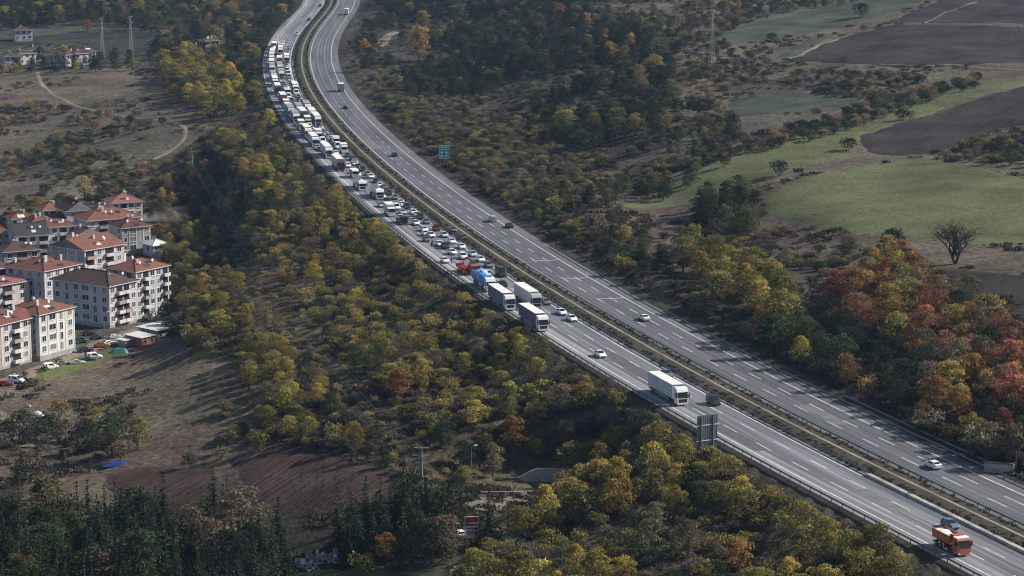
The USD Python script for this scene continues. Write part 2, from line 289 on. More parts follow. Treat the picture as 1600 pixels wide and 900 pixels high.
def hit(px, py):
    """the points of the land seen at these places of the photograph"""
    px, py = np.atleast_1d(np.asarray(px, float)), np.atleast_1d(np.asarray(py, float)); r = ray(px, py)
    t = np.linspace(250, 3600, 1400)
    g = t[None, :, None] * r[:, None, :]; h = EYE + g[..., 2] - ground(g[..., 0], g[..., 1])
    k = np.argmax(h < 0, axis=1); k = np.where(k == 0, len(t) - 1, k)
    h1 = np.take_along_axis(h, k[:, None], 1)[:, 0]; h0 = np.take_along_axis(h, k[:, None] - 1, 1)[:, 0]
    tt = t[k - 1] + (t[k] - t[k - 1]) * h0 / (h0 - h1 + 1e-9)
    p = r * tt[:, None]; x, y = p[:, 0], p[:, 1]
    return np.stack([x, y, ground(x, y)], 1)
def hit1(px, py): return hit([px], [py])[0]

# ground colours by kind of cover (zones drawn on the map of the place)
GPX, GPY = project(np.stack([GX, GY, GZ], -1))
tint = np.empty(GX.shape + (3,)); tint[:] = (0.125, 0.105, 0.078)
inview = (GPX > -250) & (GPX < 1850) & (GPY > -60) & (GPY < 1100)
ZONES = [
    ([(-200, 60), (470, -60), (470, 60), (400, 120), (-200, 110)], (0.075, 0.072, 0.062)),
    ([(-200, 100), (230, 105), (300, 150), (300, 240), (180, 290), (-200, 330)], (0.135, 0.112, 0.088)),
    ([(418, 110), (440, 180), (500, 250), (560, 318), (540, 325), (470, 250), (425, 190), (405, 140)], (0.15, 0.115, 0.08)),
    ([(60, 118), (250, 108), (270, 150), (200, 170), (110, 165)], (0.135, 0.118, 0.088)),
    ([(20, 240), (230, 190), (290, 200), (240, 265), (60, 310)], (0.125, 0.112, 0.085)),
    ([(250, 300), (400, 170), (520, 260), (700, 400), (900, 560), (1180, 740), (1450, 920), (1450, 1050), (560, 1050), (300, 620), (240, 400)], (0.115, 0.095, 0.064)),
    ([(-100, 620), (80, 570), (250, 525), (400, 560), (420, 640), (350, 690), (200, 700), (30, 680)], (0.165, 0.130, 0.098)),
    ([(-100, 760), (380, 770), (760, 760), (760, 1050), (-100, 1050)], (0.055, 0.050, 0.036)),
    ([(560, -40), (880, -40), (1040, 70), (1060, 170), (960, 260), (800, 300), (640, 190), (560, 90)], (0.062, 0.058, 0.050)),
    ([(640, 150), (830, 150), (930, 215), (800, 300), (700, 250)], (0.088, 0.076, 0.066)),
    ([(800, 320), (960, 400), (1130, 500), (1330, 640), (1700, 790), (1700, 480), (1340, 420), (1060, 360), (960, 320)], (0.072, 0.063, 0.047)),
    ([(900, 330), (1100, 320), (1230, 360), (1330, 420), (1240, 470), (1050, 420)], (0.12, 0.095, 0.078)),
    ([(1200, 110), (1500, 100), (1330, 170), (1180, 230), (1000, 300), (960, 260), (1060, 160)], (0.115, 0.098, 0.085)),
]
for poly, c in ZONES:
    m = shapely.contains_xy(Polygon(poly), np.nan_to_num(GPX + 14 * (noise(np.stack([GX, GY, 0 * GX], -1) / 9.0, 5) - 0.5), nan=-9e3), np.nan_to_num(GPY + 10 * (noise(np.stack([GX, GY, 0 * GX], -1) / 7.0, 6) - 0.5), nan=-9e3))
    tint[m] = c
n1 = fbm(np.stack([GX, GY, 0 * GX], -1) / 28.0, 3, 11); tint *= np.array([.76, .75, .78]); tint *= (0.75 + 0.5 * n1)[..., None]
tint[..., 1] *= 0.93 + 0.2 * noise(np.stack([GX, GY, 0 * GX], -1) / 40.0, 21)
nx, ny = GX.shape
idx = np.arange(nx * ny).reshape(nx, ny)
q = np.stack([idx[:-1, :-1], idx[1:, :-1], idx[1:, 1:], idx[:-1, 1:]], -1).reshape(-1, 4)
whole('ground', (np.stack([GX, GY, GZ], -1).reshape(-1, 3), q), L['ground'], 'brown autumn hillsides and valley floor on both sides of the motorway', None, kind='structure', smooth=True, tint=tint.reshape(-1, 3))

def drape_w(poly, material, name, label, step=3.0, lift=0.25, jitter=1.2, seed=0, rim=-0.04):
    """a sheet laid on the land over a polygon of the map"""
    g = Polygon(poly).buffer(0); g = g if g.geom_type == 'Polygon' else max(g.geoms, key=lambda a: a.area)
    ring = g.exterior; n = max(12, int(ring.length / step))
    b = np.array([ring.interpolate(i / n, normalized=True).coords[0] for i in range(n)])
    if jitter: b = b + (np.stack([noise(np.c_[b, 0 * b[:, 0]] / 5.0, 31 + seed), noise(np.c_[b, 0 * b[:, 0]] / 5.0, 47 + seed)], 1) - 0.5) * 2 * jitter
    g2 = Polygon(b).buffer(0); g2 = g2 if g2.geom_type == 'Polygon' else max(g2.geoms, key=lambda a: a.area)
    x0, y0, x1, y1 = g2.bounds; X, Y = np.meshgrid(np.arange(x0, x1, step), np.arange(y0, y1, step)); X, Y = X.ravel(), Y.ravel()
    k = shapely.contains_xy(g2.buffer(-0.4 * step), X, Y); p = np.vstack([b, np.c_[X[k], Y[k]]])
    t = Delaunay(p).simplices; c = p[t].mean(1); t = t[shapely.contains_xy(g2, c[:, 0], c[:, 1])]
    a = p[t]; cr = (a[:, 1, 0] - a[:, 0, 0]) * (a[:, 2, 1] - a[:, 0, 1]) - (a[:, 1, 1] - a[:, 0, 1]) * (a[:, 2, 0] - a[:, 0, 0])
    t[cr < 0] = t[cr < 0][:, ::-1]
    zz = ground(p[:, 0], p[:, 1]) + np.where(np.arange(len(p)) < n, rim, lift)        # the rim is sunk into the land
    return whole(name, (np.c_[p, zz], t), material, label, None, kind='structure', smooth=True)
def drape(poly_px, *a, **k): return drape_w(hit(*np.array(poly_px, float).T)[:, :2], *a, **k)
def ribbon_px(pts, width):
    w = hit(*np.array(pts, float).T)[:, :2]; return np.array(LineString(w).buffer(width / 2, cap_style='flat').exterior.coords)[:-1]

FIELDS = [
    ([(1190, 312), (1230, 285), (1330, 262), (1440, 247), (1530, 262), (1640, 285), (1640, 378), (1540, 384), (1440, 372), (1340, 366), (1240, 345), (1200, 335)], 'meadow', 'green_field', 'wide green meadow on the hillside left of the lone bare tree'),
    ([(935, 322), (1080, 268), (1200, 222), (1340, 176), (1480, 140), (1640, 110), (1640, 128), (1480, 168), (1350, 212), (1335, 235), (1240, 270), (1160, 300), (1050, 322)], 'meadow', 'green_field', 'long pale green strip of pasture rising to the right edge'),
    ([(1342, 214), (1400, 190), (1500, 164), (1640, 128), (1640, 190), (1545, 205), (1480, 236), (1400, 244), (1350, 236)], 'dark_soil', 'ploughed_field', 'dark ploughed field wedged between the two green fields'),
    ([(1228, 95), (1300, 62), (1372, 41), (1500, 40), (1640, 48), (1640, 96), (1520, 102), (1390, 106), (1290, 98)], 'dark_soil', 'ploughed_field', 'large dark ploughed field below the upper right corner'),
    ([(1376, 38), (1440, 14), (1500, -10), (1640, -10), (1640, 40), (1500, 36)], 'dark_soil', 'ploughed_field', 'dark ploughed field in the upper right corner'),
    ([(1205, 92), (1260, 62), (1365, 42), (1290, 62), (1225, 94)], 'dim_meadow', 'green_field', 'thin dim green wedge above the large ploughed field'),
    ([(1105, 62), (1180, 32), (1300, 8), (1400, -12), (1480, -12), (1400, 20), (1340, 38), (1215, 60), (1150, 70)], 'dim_meadow', 'green_field', 'dim green field near the top right'),
    ([(1135, 155), (1200, 140), (1350, 152), (1336, 164), (1240, 178), (1150, 182)], 'dim_meadow', 'green_field', 'small dim green field above the hedgerow'),
    ([(1448, 412), (1530, 424), (1640, 436), (1640, 492), (1570, 470), (1490, 446)], 'dark_soil', 'ploughed_field', 'dark ploughed strip behind the red wood at the right edge'),
    ([(20, 796), (25, 764), (90, 748), (160, 738), (185, 790), (190, 800)], 'pale_soil', 'stubble_field', 'pale striped stubble field behind the dark conifers'),
    ([(165, 744), (215, 728), (330, 733), (352, 790), (330, 812), (195, 806)], 'ploughed_soil', 'ploughed_field', 'reddish brown ploughed field behind the conifers'),
    ([(355, 722), (440, 696), (520, 706), (600, 735), (640, 765), (560, 790), (440, 800), (390, 800)], 'ploughed_soil', 'ploughed_field', 'brown ploughed field left of the power pylon'),
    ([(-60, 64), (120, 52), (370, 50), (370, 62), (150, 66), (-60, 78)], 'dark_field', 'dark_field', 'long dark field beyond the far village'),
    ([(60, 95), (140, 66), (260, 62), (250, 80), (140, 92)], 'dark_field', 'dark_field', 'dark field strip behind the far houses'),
    ([(48, 582), (110, 560), (150, 548), (210, 540), (200, 552), (120, 580), (60, 598)], 'grass_strip', 'grass_verge', 'bright green grass verge below the parked cars'),
    ([(285, 556), (345, 540), (352, 556), (300, 566)], 'grass_strip', 'grass_verge', 'small bright green grass patch by the white vehicle in the bushes'),
    ([(430, 905), (470, 893), (600, 880), (640, 900), (640, 960), (430, 960)], 'grass_strip', 'grass_verge', 'dim green grass around the gravestones'),
    ([(590, 905), (600, 885), (690, 856), (735, 846), (740, 860), (700, 895), (690, 960), (600, 960)], 'median_grass', 'dry_clearing', 'brown clearing below the roadside billboard'),
]
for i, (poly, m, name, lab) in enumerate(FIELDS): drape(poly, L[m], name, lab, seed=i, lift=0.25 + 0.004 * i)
for i, (pts, w, m, lab) in enumerate([
    ([(-60, 612), (0, 600), (60, 580), (125, 553), (172, 530), (230, 510)], 7.0, 'dirt', 'pale village street in front of the apartment blocks'),
    ([(57, 112), (62, 130), (80, 148), (110, 162), (150, 175), (200, 184), (262, 190)], 3.0, 'dirt', 'rutted dirt track curving down the left hillside'),
    ([(262, 190), (285, 195), (292, 210), (280, 228), (255, 245), (200, 262)], 3.0, 'dirt', 'dirt track hooking back below the yellow trees'),
    ([(596, 75), (600, 62), (612, 52), (632, 44)], 7.0, 'dirt', 'pale side road curving through the wood beyond the motorway'),
    ([(625, 2), (645, 18), (668, 25)], 5.0, 'dirt', 'short pale stretch of side road near the top'),
    ([(740, 800), (765, 783), (800, 776), (850, 770)], 9.0, 'dirt', 'pale concrete road leading into the underpass'),
    ([(1228, 95), (1300, 64), (1372, 44)], 2.5, 'dirt', 'pale field path beside the large ploughed field'),
    ([(1440, 38), (1490, 16), (1530, 2)], 2.5, 'dirt', 'pale field path in the upper right corner'),
    ([(1360, 100), (1430, 103), (1520, 104), (1560, 108), (1640, 112)], 2.5, 'dirt', 'pale field path under the large ploughed field'),
    ([(-20, 640), (15, 655), (35, 680), (40, 705)], 5.0, 'dirt', 'bare earth bank left of the orange bush'),
]):
    w2 = LineString(hit(*np.array(pts, float).T)[:, :2]); w2 = w2.simplify(0.5); nn = max(4, int(w2.length / 2.0)); c2 = np.array([w2.interpolate(j / (nn - 1), normalized=True).coords[0] for j in range(nn)])
    kk = max(3, min(15, nn // 4 * 2 + 1)); kern = np.ones(kk) / kk; c2 = np.stack([np.convolve(np.pad(c2[:, j], kk // 2, mode='edge'), kern, 'valid') for j in (0, 1)], 1)
    t2 = np.gradient(c2, axis=0); t2 /= np.linalg.norm(t2, axis=1, keepdims=True) + 1e-9; n2 = np.stack([t2[:, 1], -t2[:, 0]], 1); wid = w * (.85 + .4 * (noise(np.c_[c2, 0 * c2[:, 0]] / 6.0, 60 + i) - .5)); us = np.linspace(-.5, .5, 5)
    g2 = c2[:, None] + n2[:, None] * (us[None, :, None] * wid[:, None, None]); zz = ground(g2[..., 0], g2[..., 1]) + np.array([.05, .24, .26, .24, .05]) + .004 * i; ii = np.arange(nn * 5).reshape(nn, 5)
    f2 = np.stack([ii[:-1, :-1], ii[:-1, 1:], ii[1:, 1:], ii[1:, :-1]], -1).reshape(-1, 4); whole('dirt_road' if 'road' in lab else 'village_street' if 'street' in lab else 'track', (np.concatenate([g2, zz[..., None]], -1).reshape(-1, 3), f2), L[m], lab, kind='structure', smooth=True)

# ------------------------------------------------------------------ the motorway
SEL = (TY >= -60)
def strip(o0, o1, z0, z1=None, n=4, crown=0.0):
    z1 = z0 if z1 is None else z1; u = np.linspace(0, 1, n + 1); o = o0 + (o1 - o0) * u
    xy = _c[:, None] + _n[:, None] * o[None, :, None]; z = np.broadcast_to(z0 + (z1 - z0) * u + crown * np.sin(PI * u), xy.shape[:2])
    v = np.concatenate([xy, z[..., None]], -1).reshape(-1, 3); k = np.arange(len(TY) * (n + 1)).reshape(len(TY), n + 1)
    f = np.stack([k[:-1, :-1], k[:-1, 1:], k[1:, 1:], k[1:, :-1]], -1).reshape(-1, 4)
    rd = np.stack([np.broadcast_to(o, xy.shape[:2]), np.broadcast_to(ALONG[:, None], xy.shape[:2]), 0 * xy[..., 0]], -1).reshape(-1, 3)
    return (v, f), rd
def road(name, o0, o1, m, label):
    g, rd = strip(o0, o1, 0.0, n=8); p = whole(name, g, L[m], label, kind='structure'); colour(UsdGeom.Mesh(p), rd, 'rd')
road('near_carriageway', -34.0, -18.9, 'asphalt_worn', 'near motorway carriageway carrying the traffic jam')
road('far_carriageway', -11.9, 3.5, 'asphalt_grey', 'far motorway carriageway with light traffic')
whole('median_strip', strip(-18.9, -11.9, 0.02, 0.02, 6, 0.25)[0], L['median_grass'], 'dry grass strip between the two carriageways', kind='structure')
whole('median_channel', strip(-15.2, -14.6, 0.30, 0.30, 1)[0], L['channel'], 'pale concrete drainage channel along the median', kind='structure')
whole('left_verge', strip(-36.6, -34.0, -0.9, -0.03, 2)[0], L['median_grass'], 'narrow grass verge outside the near guardrail', kind='structure')
whole('right_verge', strip(3.5, 6.2, -0.02, 0.5, 2)[0], L['median_grass'], 'narrow grass verge outside the far guardrail', kind='structure')
mk = MB()
def line(o, w, s0=0, s1=None, period=None, dash=None, phase=0.0):
    s1 = s1 or ALONG[-1]
    if period is None: ss = [(a, b) for a, b in zip(ALONG[:-1], ALONG[1:]) if a >= s0 and b <= s1]
    else: ss = [(a, a + dash) for a in np.arange(s0 + phase, s1, period)]
    for a, b in ss:
        p = [road_pt(a, o - w / 2), road_pt(a, o + w / 2), road_pt(b, o + w / 2), road_pt(b, o - w / 2)]
        mk.quad(*[np.append(q_, 0.006) for q_ in p])
for o in (0.0, -10.45, -20.35, -31.5): line(o, 0.26)
for o in (-3.5, -6.95): line(o, 0.20, period=15.5, dash=6.6, phase=3)
for o in (-23.95, -27.75): line(o, 0.20, period=15.5, dash=6.6, phase=7)
for px, py in ((855, 407), (920, 434), (965, 466)):
    s, o = road_so(*flat(px, py))
    p = [road_pt(s, -6.9), road_pt(s, -0.1), road_pt(s + 0.35, -0.1), road_pt(s + 0.35, -6.9)]
    mk.quad(*[np.append(q_, 0.010) for q_ in p])
whole('lane_markings', mk.get(), L['road_paint'], 'white lane lines painted on both carriageways', kind='structure')
for i, (px, py, w, ln, o0, mm) in enumerate(((980, 490, 3.2, 26, -3.4, 'asphalt_patch'), (905, 428, 3.1, 34, -6.9, 'asphalt_patch'), (1290, 665, 3.2, 18, -3.4, 'asphalt_patch_pale'), (720, 300, 3.2, 40, -3.4, 'asphalt_patch'), (620, 232, 3.2, 30, -6.9, 'asphalt_patch_pale'), (1180, 705, 3.4, 22, -27.6, 'asphalt_patch'), (1000, 590, 3.5, 30, -23.9, 'asphalt_patch'), (1400, 800, 3.4, 16, -23.9, 'asphalt_patch_pale'), (560, 180, 3.3, 40, -3.4, 'asphalt_patch'), (1480, 745, 3.2, 20, -6.9, 'asphalt_patch'))):
    s_, _o = road_so(*flat(px, py)); q4 = [road_pt(s_, o0 - w + .2), road_pt(s_, o0 - .1), road_pt(s_ + ln, o0 - .1), road_pt(s_ + ln, o0 - w + .2)]; m = MB(); m.quad(*[np.append(q_, .003) for q_ in q4]); whole('road_patch', m.get(), L[mm], ['darker', 'paler'][mm.endswith('pale')] + ' repaired patch of asphalt', kind='structure')
# guardrails: W-beam on posts
def guardrail(o, s0, s1, label, facing=1):
    ss = np.arange(s0, s1, 4.0); t = thing('guardrail', label, 'guardrail', group=None)
    prof = np.array([(0.0, 0.44), (0.06, 0.50), (0.06, 0.54), (0.0, 0.60), (0.06, 0.66), (0.06, 0.70), (0.0, 0.76)]); k = len(prof)
    rows = []
    for s in ss:
        rows.append([np.append(road_pt(s, o + facing * a), z) for a, z in prof] + [np.append(road_pt(s, o + facing * (a - 0.02)), z) for a, z in prof[::-1]])
    v = np.array(rows).reshape(-1, 3); n = 2 * k; f = [[i * n + j, i * n + (j + 1) % n, (i + 1) * n + (j + 1) % n, (i + 1) * n + j] for i in range(len(ss) - 1) for j in range(n)]
    part('rail', (v, np.array(f)), L['steel'], t)
    m = MB()
    for s in ss:
        c = road_pt(s, o - facing * 0.10); m.box((c[0] - 0.06, c[1] - 0.06, -0.5), (c[0] + 0.06, c[1] + 0.06, 0.78))
        c = road_pt(s, o - facing * 0.03); m.box((c[0] - 0.07, c[1] - 0.05, 0.5), (c[0] + 0.07, c[1] + 0.05, 0.7))
    part('posts', m.get(), L['steel_dark'], t, kind='stuff')
SN = lambda px, py: road_so(*flat(px, py))[0]
guardrail(-33.9, 200, SN(452, 30), 'steel guardrail along the outer shoulder of the near carriageway')
guardrail(-19.0, SN(1345, 745), SN(505, 22), 'steel guardrail on the median side of the jammed carriageway', -1)
guardrail(-11.6, 200, ALONG[-30], 'steel guardrail on the median side of the far carriageway')
guardrail(3.2, 200, SN(850, 385), 'steel guardrail along the outer shoulder of the far carriageway', -1)
guardrail(5.6, 200, SN(1290, 620), 'second outer steel guardrail in front of the pampas grass', -1)
m = MB(); ss = np.arange(150, SN(1330, 740), 6.0)
for a, b in zip(ss[:-1], ss[1:]):
    pr = [(-19.85, 0.0), (-19.82, 0.5), (-19.0, 0.55), (-18.97, 0.0)]
    A = [np.append(road_pt(a, o), z) for o, z in pr]; B = [np.append(road_pt(b - 0.06, o), z) for o, z in pr]
    m.add(A + B, [[0, 4, 5, 1], [1, 5, 6, 2], [2, 6, 7, 3], [0, 1, 2, 3], [4, 7, 6, 5]])
whole('concrete_kerb', m.get(), L['concrete'], 'low pale concrete kerb between near carriageway and median', 'kerb')

# ------------------------------------------------------------------ trees and bushes: kinds first
def rng_dirs(r, n):
    d = r.normal(size=(n, 3)); return d / np.linalg.norm(d, axis=1, keepdims=True)
def leaves(r, pos, nrm, size, base, mb, spread=0.22, flat=0.6):
    """one four-cornered leaf cluster at each place, turned roughly along nrm"""
    n = len(pos); d = nrm * flat + rng_dirs(r, n) * (1 - flat * 0.5); d /= np.linalg.norm(d, axis=1, keepdims=True)
    a = np.cross(d, rng_dirs(r, n)); a /= np.linalg.norm(a, axis=1, keepdims=True) + 1e-9; b = np.cross(d, a)
    s = (size * r.uniform(0.6, 1.35, n))[:, None]; w = r.uniform(0.55, 1.0, n)[:, None]
    v = np.stack([pos - a * s * 0.5, pos - b * s * w * 0.42 + d * s * 0.12, pos + a * s * 0.5, pos + b * s * w * 0.42 - d * s * 0.05], 1).reshape(-1, 3)
    f = np.arange(n * 4).reshape(n, 4)
    c = np.repeat(base, 4, axis=0) if np.ndim(base) == 2 else np.broadcast_to(base, (n * 4, 3))
    c = c * np.repeat(r.uniform(1 - spread, 1 + spread, n), 4)[:, None]
    mb.add(v, f); mb.c.append(np.array(c))
def limbs(r, H, tips, r0, mb, base=(0, 0, 0), split=0.3):
    b = np.array(base, float); lean = r.normal(size=2) * 0.02 * H
    top = np.array([lean[0], lean[1], H * 0.72])
    pts = np.array([b + [0, 0, -0.5], b + [lean[0] * 0.2, lean[1] * 0.2, H * 0.25], b + [lean[0] * 0.6, lean[1] * 0.6, H * 0.5], b + top])
    mb.tube(pts, [r0 * 1.25, r0 * 0.85, r0 * 0.6, r0 * 0.2], 6)
    for t in tips:
        u = r.uniform(split, 0.85); z = u * H * 0.7; k = np.array([np.interp(z, pts[:, 2], pts[:, i]) for i in range(3)])
        mid = k + (t - k) * 0.5 + np.array([0, 0, -0.03 * H])
        mb.tube(np.array([k, mid, t]), [r0 * 0.42, r0 * 0.28, r0 * 0.08], 5)
def lobes_of(r, H, R, z0, n, shape):
    out = []
    for i in range(n):
        u = (i + r.uniform(0.1, 0.9)) / n; z = z0 + (H - z0) * (0.08 + 0.84 * u)
        prof = {'round': math.sin(PI * (0.14 + 0.80 * u)) ** 0.7, 'dome': math.sqrt(max(0.05, 1 - u ** 2.2)), 'column': 0.55 + 0.45 * math.sin(PI * u), 'vase': 0.35 + 0.75 * u if u < 0.8 else 0.8}[shape]
        a = i * 2.399 + r.uniform(-0.5, 0.5); rad = R * prof * r.uniform(0.35, 0.78)
        s = R * r.uniform(0.27, 0.56) * (0.75 + 0.5 * prof)
        out.append((np.array([rad * math.cos(a), rad * math.sin(a), z]), s * np.array([r.uniform(.85, 1.2), r.uniform(.85, 1.2), r.uniform(0.5, 0.85)])))
    out.append((np.array([0, 0, z0 + (H - z0) * 0.86]), R * 0.38 * np.array([1, 1, 0.9])))
    return out
def broadleaf(key, seed, H, R, z0, cols, n=2000, lobes=14, shape='round', size=0.42, density=1.0, skin=0.75):
    k, new = kind_of(key); z0 *= .5; R *= .96
    r = np.random.default_rng(seed); mb, tb = MB(), MB(); cols = np.array(cols, float); lb = lobes_of(r, H, R, z0, lobes, shape)
    limbs(r, H, [c - [0, 0, s[2] * 0.3] for c, s in lb[:-1]], 0.028 * H, tb)
    for c, s in lb:
        m = int(n / len(lb) * density * r.uniform(0.75, 1.25)); d = rng_dirs(r, m); d[:, 2] = np.where(d[:, 2] < -0.2, -d[:, 2] * r.uniform(0, 1, m), d[:, 2]); d /= np.linalg.norm(d, axis=1, keepdims=True)
        lump = 0.75 + 0.5 * noise(d * 2.2 + r.uniform(0, 9, 3), seed)
        rr = (skin + (1 - skin) * r.uniform(0, 1, m) ** 0.5) * lump * np.where(r.uniform(size=m) < 0.14, r.uniform(0.9, 1.25, m), 1.0)
        pos = c + d * s * rr[:, None]
        base = cols[r.integers(len(cols))]; mix = cols[r.integers(len(cols), size=m)]; w = r.uniform(0, 0.45, m)[:, None]
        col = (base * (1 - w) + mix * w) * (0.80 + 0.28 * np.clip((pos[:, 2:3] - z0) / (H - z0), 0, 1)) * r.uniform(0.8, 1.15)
        leaves(r, pos, d, size, col, mb)
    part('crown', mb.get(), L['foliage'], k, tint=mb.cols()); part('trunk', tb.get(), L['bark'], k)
    return key
def conifer(key, seed, H, R, col, n=16, size=0.62):
    k, _ = kind_of(key); r = np.random.default_rng(seed); mb, tb = MB(), MB(); col = np.array(col)
    tb.tube(np.array([[0, 0, -0.5], [0, 0, H * 0.5], [0, 0, H * 0.98]]), [0.02 * H, 0.012 * H, 0.02], 6)
    for i in range(n):
        u = i / (n - 1); z = H * (0.09 + 0.89 * u); rad = R * (1 - u) ** 0.85 * r.uniform(0.86, 1.12) + 0.12; nb = max(4, int(11 * (1 - u * 0.65)))
        for j in range(nb):
            a = j * 2 * PI / nb + r.uniform(-0.25, 0.25) + i * 0.7; rl = rad * r.uniform(0.78, 1.12); m = max(2, int(rl / 0.34))
            t = (np.arange(m) + r.uniform(0.2, 1.0, m)) / m; d = np.array([math.cos(a), math.sin(a), 0])
            pos = np.array([0, 0, z]) + d * (t * rl)[:, None] + np.array([0, 0, 1.0]) * (-(t ** 1.4) * rl * 0.42)[:, None] + r.normal(size=(m, 3)) * 0.07
            nm = np.broadcast_to(d * 0.55 + np.array([0, 0, 0.9]), (m, 3))
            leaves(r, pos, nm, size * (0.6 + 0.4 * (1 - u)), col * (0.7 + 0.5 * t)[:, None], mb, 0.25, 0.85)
    leaves(r, np.array([[0, 0, H * 0.99], [0, 0, H * 0.955]]), np.array([[1.0, 0, 0], [0, 1.0, 0]]), 0.5, col, mb)
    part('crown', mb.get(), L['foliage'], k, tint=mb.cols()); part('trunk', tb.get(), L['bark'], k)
    return key
def bare(key, seed, H, R, col, leafcol=None, nl=0, stems=1, depth=4, size=0.3, rise=0.55, r0=0.03):
    k, _ = kind_of(key); r = np.random.default_rng(seed); tb, cb = MB(), MB(); col = np.array(col); tips = []
    def grow(p, d, ln, rad, lev, out):
        q = p + d * ln; m = p + d * ln * 0.5 + r.normal(size=3) * ln * 0.05
        out.tube(np.array([p, m, q]), [rad, rad * 0.8, rad * 0.6], 5 if lev > 2 else 3, col * r.uniform(0.75, 1.2))
        if lev == 0: tips.append(q); return
        for _ in range(3 if lev > 1 else 4):
            e = d + rng_dirs(r, 1)[0] * r.uniform(0.5, 0.95) + np.array([0, 0, 0.18]); e /= np.linalg.norm(e)
            grow(p + d * ln * r.uniform(0.55, 1.0), e, ln * r.uniform(0.55, 0.78), rad * 0.55, lev - 1, out)
    for s in range(stems):
        a = s * 2 * PI / stems + r.uniform(-0.4, 0.4); d = np.array([math.cos(a) * R / H * (0.7 if stems > 1 else 0.1), math.sin(a) * R / H * (0.7 if stems > 1 else 0.1), 1.0]); d /= np.linalg.norm(d)
        p = np.array([0, 0, -0.3]); q = p + d * H * (0.34 if stems == 1 else 0.22)
        tb.tube(np.array([p, (p + q) / 2, q]), [r0 * H, r0 * H * 0.8, r0 * H * 0.7], 6, col)
        for b in range(5 if stems == 1 else 3):
            e = d * rise + rng_dirs(r, 1)[0] * np.array([1, 1, 0.4]) * (1 - rise) * 1.3; e /= np.linalg.norm(e)
            grow(q - d * r.uniform(0, 0.1 * H), e, H * r.uniform(0.2, 0.28), r0 * H * 0.5, depth - 1, cb)
    part('branches', cb.get(), L['twigs'], k, tint=cb.cols()); part('trunk', tb.get(), L['bark'], k)
    if nl:
        mb = MB(); t = np.array(tips); i = r.integers(len(t), size=nl); pos = t[i] + r.normal(size=(nl, 3)) * 0.05 * H
        leaves(r, pos, rng_dirs(r, nl), size, np.array(leafcol)[r.integers(len(leafcol), size=nl)], mb); part('crown', mb.get(), L['foliage'], k, tint=mb.cols())
    return key
YEL = [(0.361, 0.280, 0.046), (0.295, 0.246, 0.053), (0.403, 0.291, 0.044), (0.228, 0.205, 0.053)]
OLV = [(0.241, 0.207, 0.053), (0.179, 0.171, 0.050), (0.297, 0.231, 0.055), (0.145, 0.146, 0.046)]
GRN = [(0.070, 0.092, 0.036), (0.052, 0.074, 0.034), (0.095, 0.108, 0.042), (0.056, 0.080, 0.046)]
DRK = [(0.034, 0.052, 0.032), (0.044, 0.060, 0.036), (0.028, 0.044, 0.032)]  # dark greens; in the far wood they also paint its shade
ORG = [(0.429, 0.206, 0.045), (0.355, 0.168, 0.043), (0.408, 0.249, 0.051), (0.268, 0.152, 0.051)]
RED = [(0.42, 0.10, 0.075), (0.329, 0.100, 0.057), (0.244, 0.078, 0.053), (0.390, 0.136, 0.057), (0.183, 0.080, 0.055)]
BRN = [(0.189, 0.139, 0.083), (0.152, 0.116, 0.076), (0.226, 0.165, 0.086), (0.128, 0.104, 0.071)]
TAN = [(0.268, 0.230, 0.132), (0.213, 0.183, 0.109), (0.317, 0.271, 0.144)]
SP = {}
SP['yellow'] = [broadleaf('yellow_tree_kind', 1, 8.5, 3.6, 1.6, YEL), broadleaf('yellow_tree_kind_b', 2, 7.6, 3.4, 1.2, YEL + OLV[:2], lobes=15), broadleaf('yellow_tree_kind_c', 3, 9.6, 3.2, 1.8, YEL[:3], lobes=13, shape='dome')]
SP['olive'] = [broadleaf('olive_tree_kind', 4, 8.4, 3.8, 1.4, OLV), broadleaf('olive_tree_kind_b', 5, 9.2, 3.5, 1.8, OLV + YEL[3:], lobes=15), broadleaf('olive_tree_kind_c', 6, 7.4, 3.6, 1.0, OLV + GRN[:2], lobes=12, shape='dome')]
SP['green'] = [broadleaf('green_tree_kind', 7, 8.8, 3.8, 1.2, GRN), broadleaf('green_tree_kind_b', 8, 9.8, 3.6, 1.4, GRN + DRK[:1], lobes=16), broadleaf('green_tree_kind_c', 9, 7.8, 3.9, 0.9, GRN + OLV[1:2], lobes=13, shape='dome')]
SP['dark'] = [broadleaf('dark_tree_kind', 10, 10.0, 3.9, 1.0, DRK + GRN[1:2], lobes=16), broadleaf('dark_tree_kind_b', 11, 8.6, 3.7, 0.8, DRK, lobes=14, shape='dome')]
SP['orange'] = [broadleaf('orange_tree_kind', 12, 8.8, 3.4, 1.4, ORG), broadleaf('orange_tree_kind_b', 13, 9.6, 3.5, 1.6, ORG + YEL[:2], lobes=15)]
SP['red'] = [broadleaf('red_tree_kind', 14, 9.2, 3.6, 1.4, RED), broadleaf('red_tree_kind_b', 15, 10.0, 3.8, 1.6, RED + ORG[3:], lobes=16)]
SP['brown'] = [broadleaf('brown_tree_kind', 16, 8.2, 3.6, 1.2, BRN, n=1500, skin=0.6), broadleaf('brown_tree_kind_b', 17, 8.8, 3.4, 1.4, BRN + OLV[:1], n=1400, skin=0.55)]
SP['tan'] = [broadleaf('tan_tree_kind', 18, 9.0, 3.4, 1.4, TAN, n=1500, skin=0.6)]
SP['poplar'] = [broadleaf('poplar_kind', 19, 12.0, 2.3, 1.2, ORG[2:3] + YEL[:3], n=1500, lobes=13, shape='column'), broadleaf('poplar_kind_b', 20, 10.5, 2.2, 1.2, YEL, n=1400, lobes=12, shape='column')]
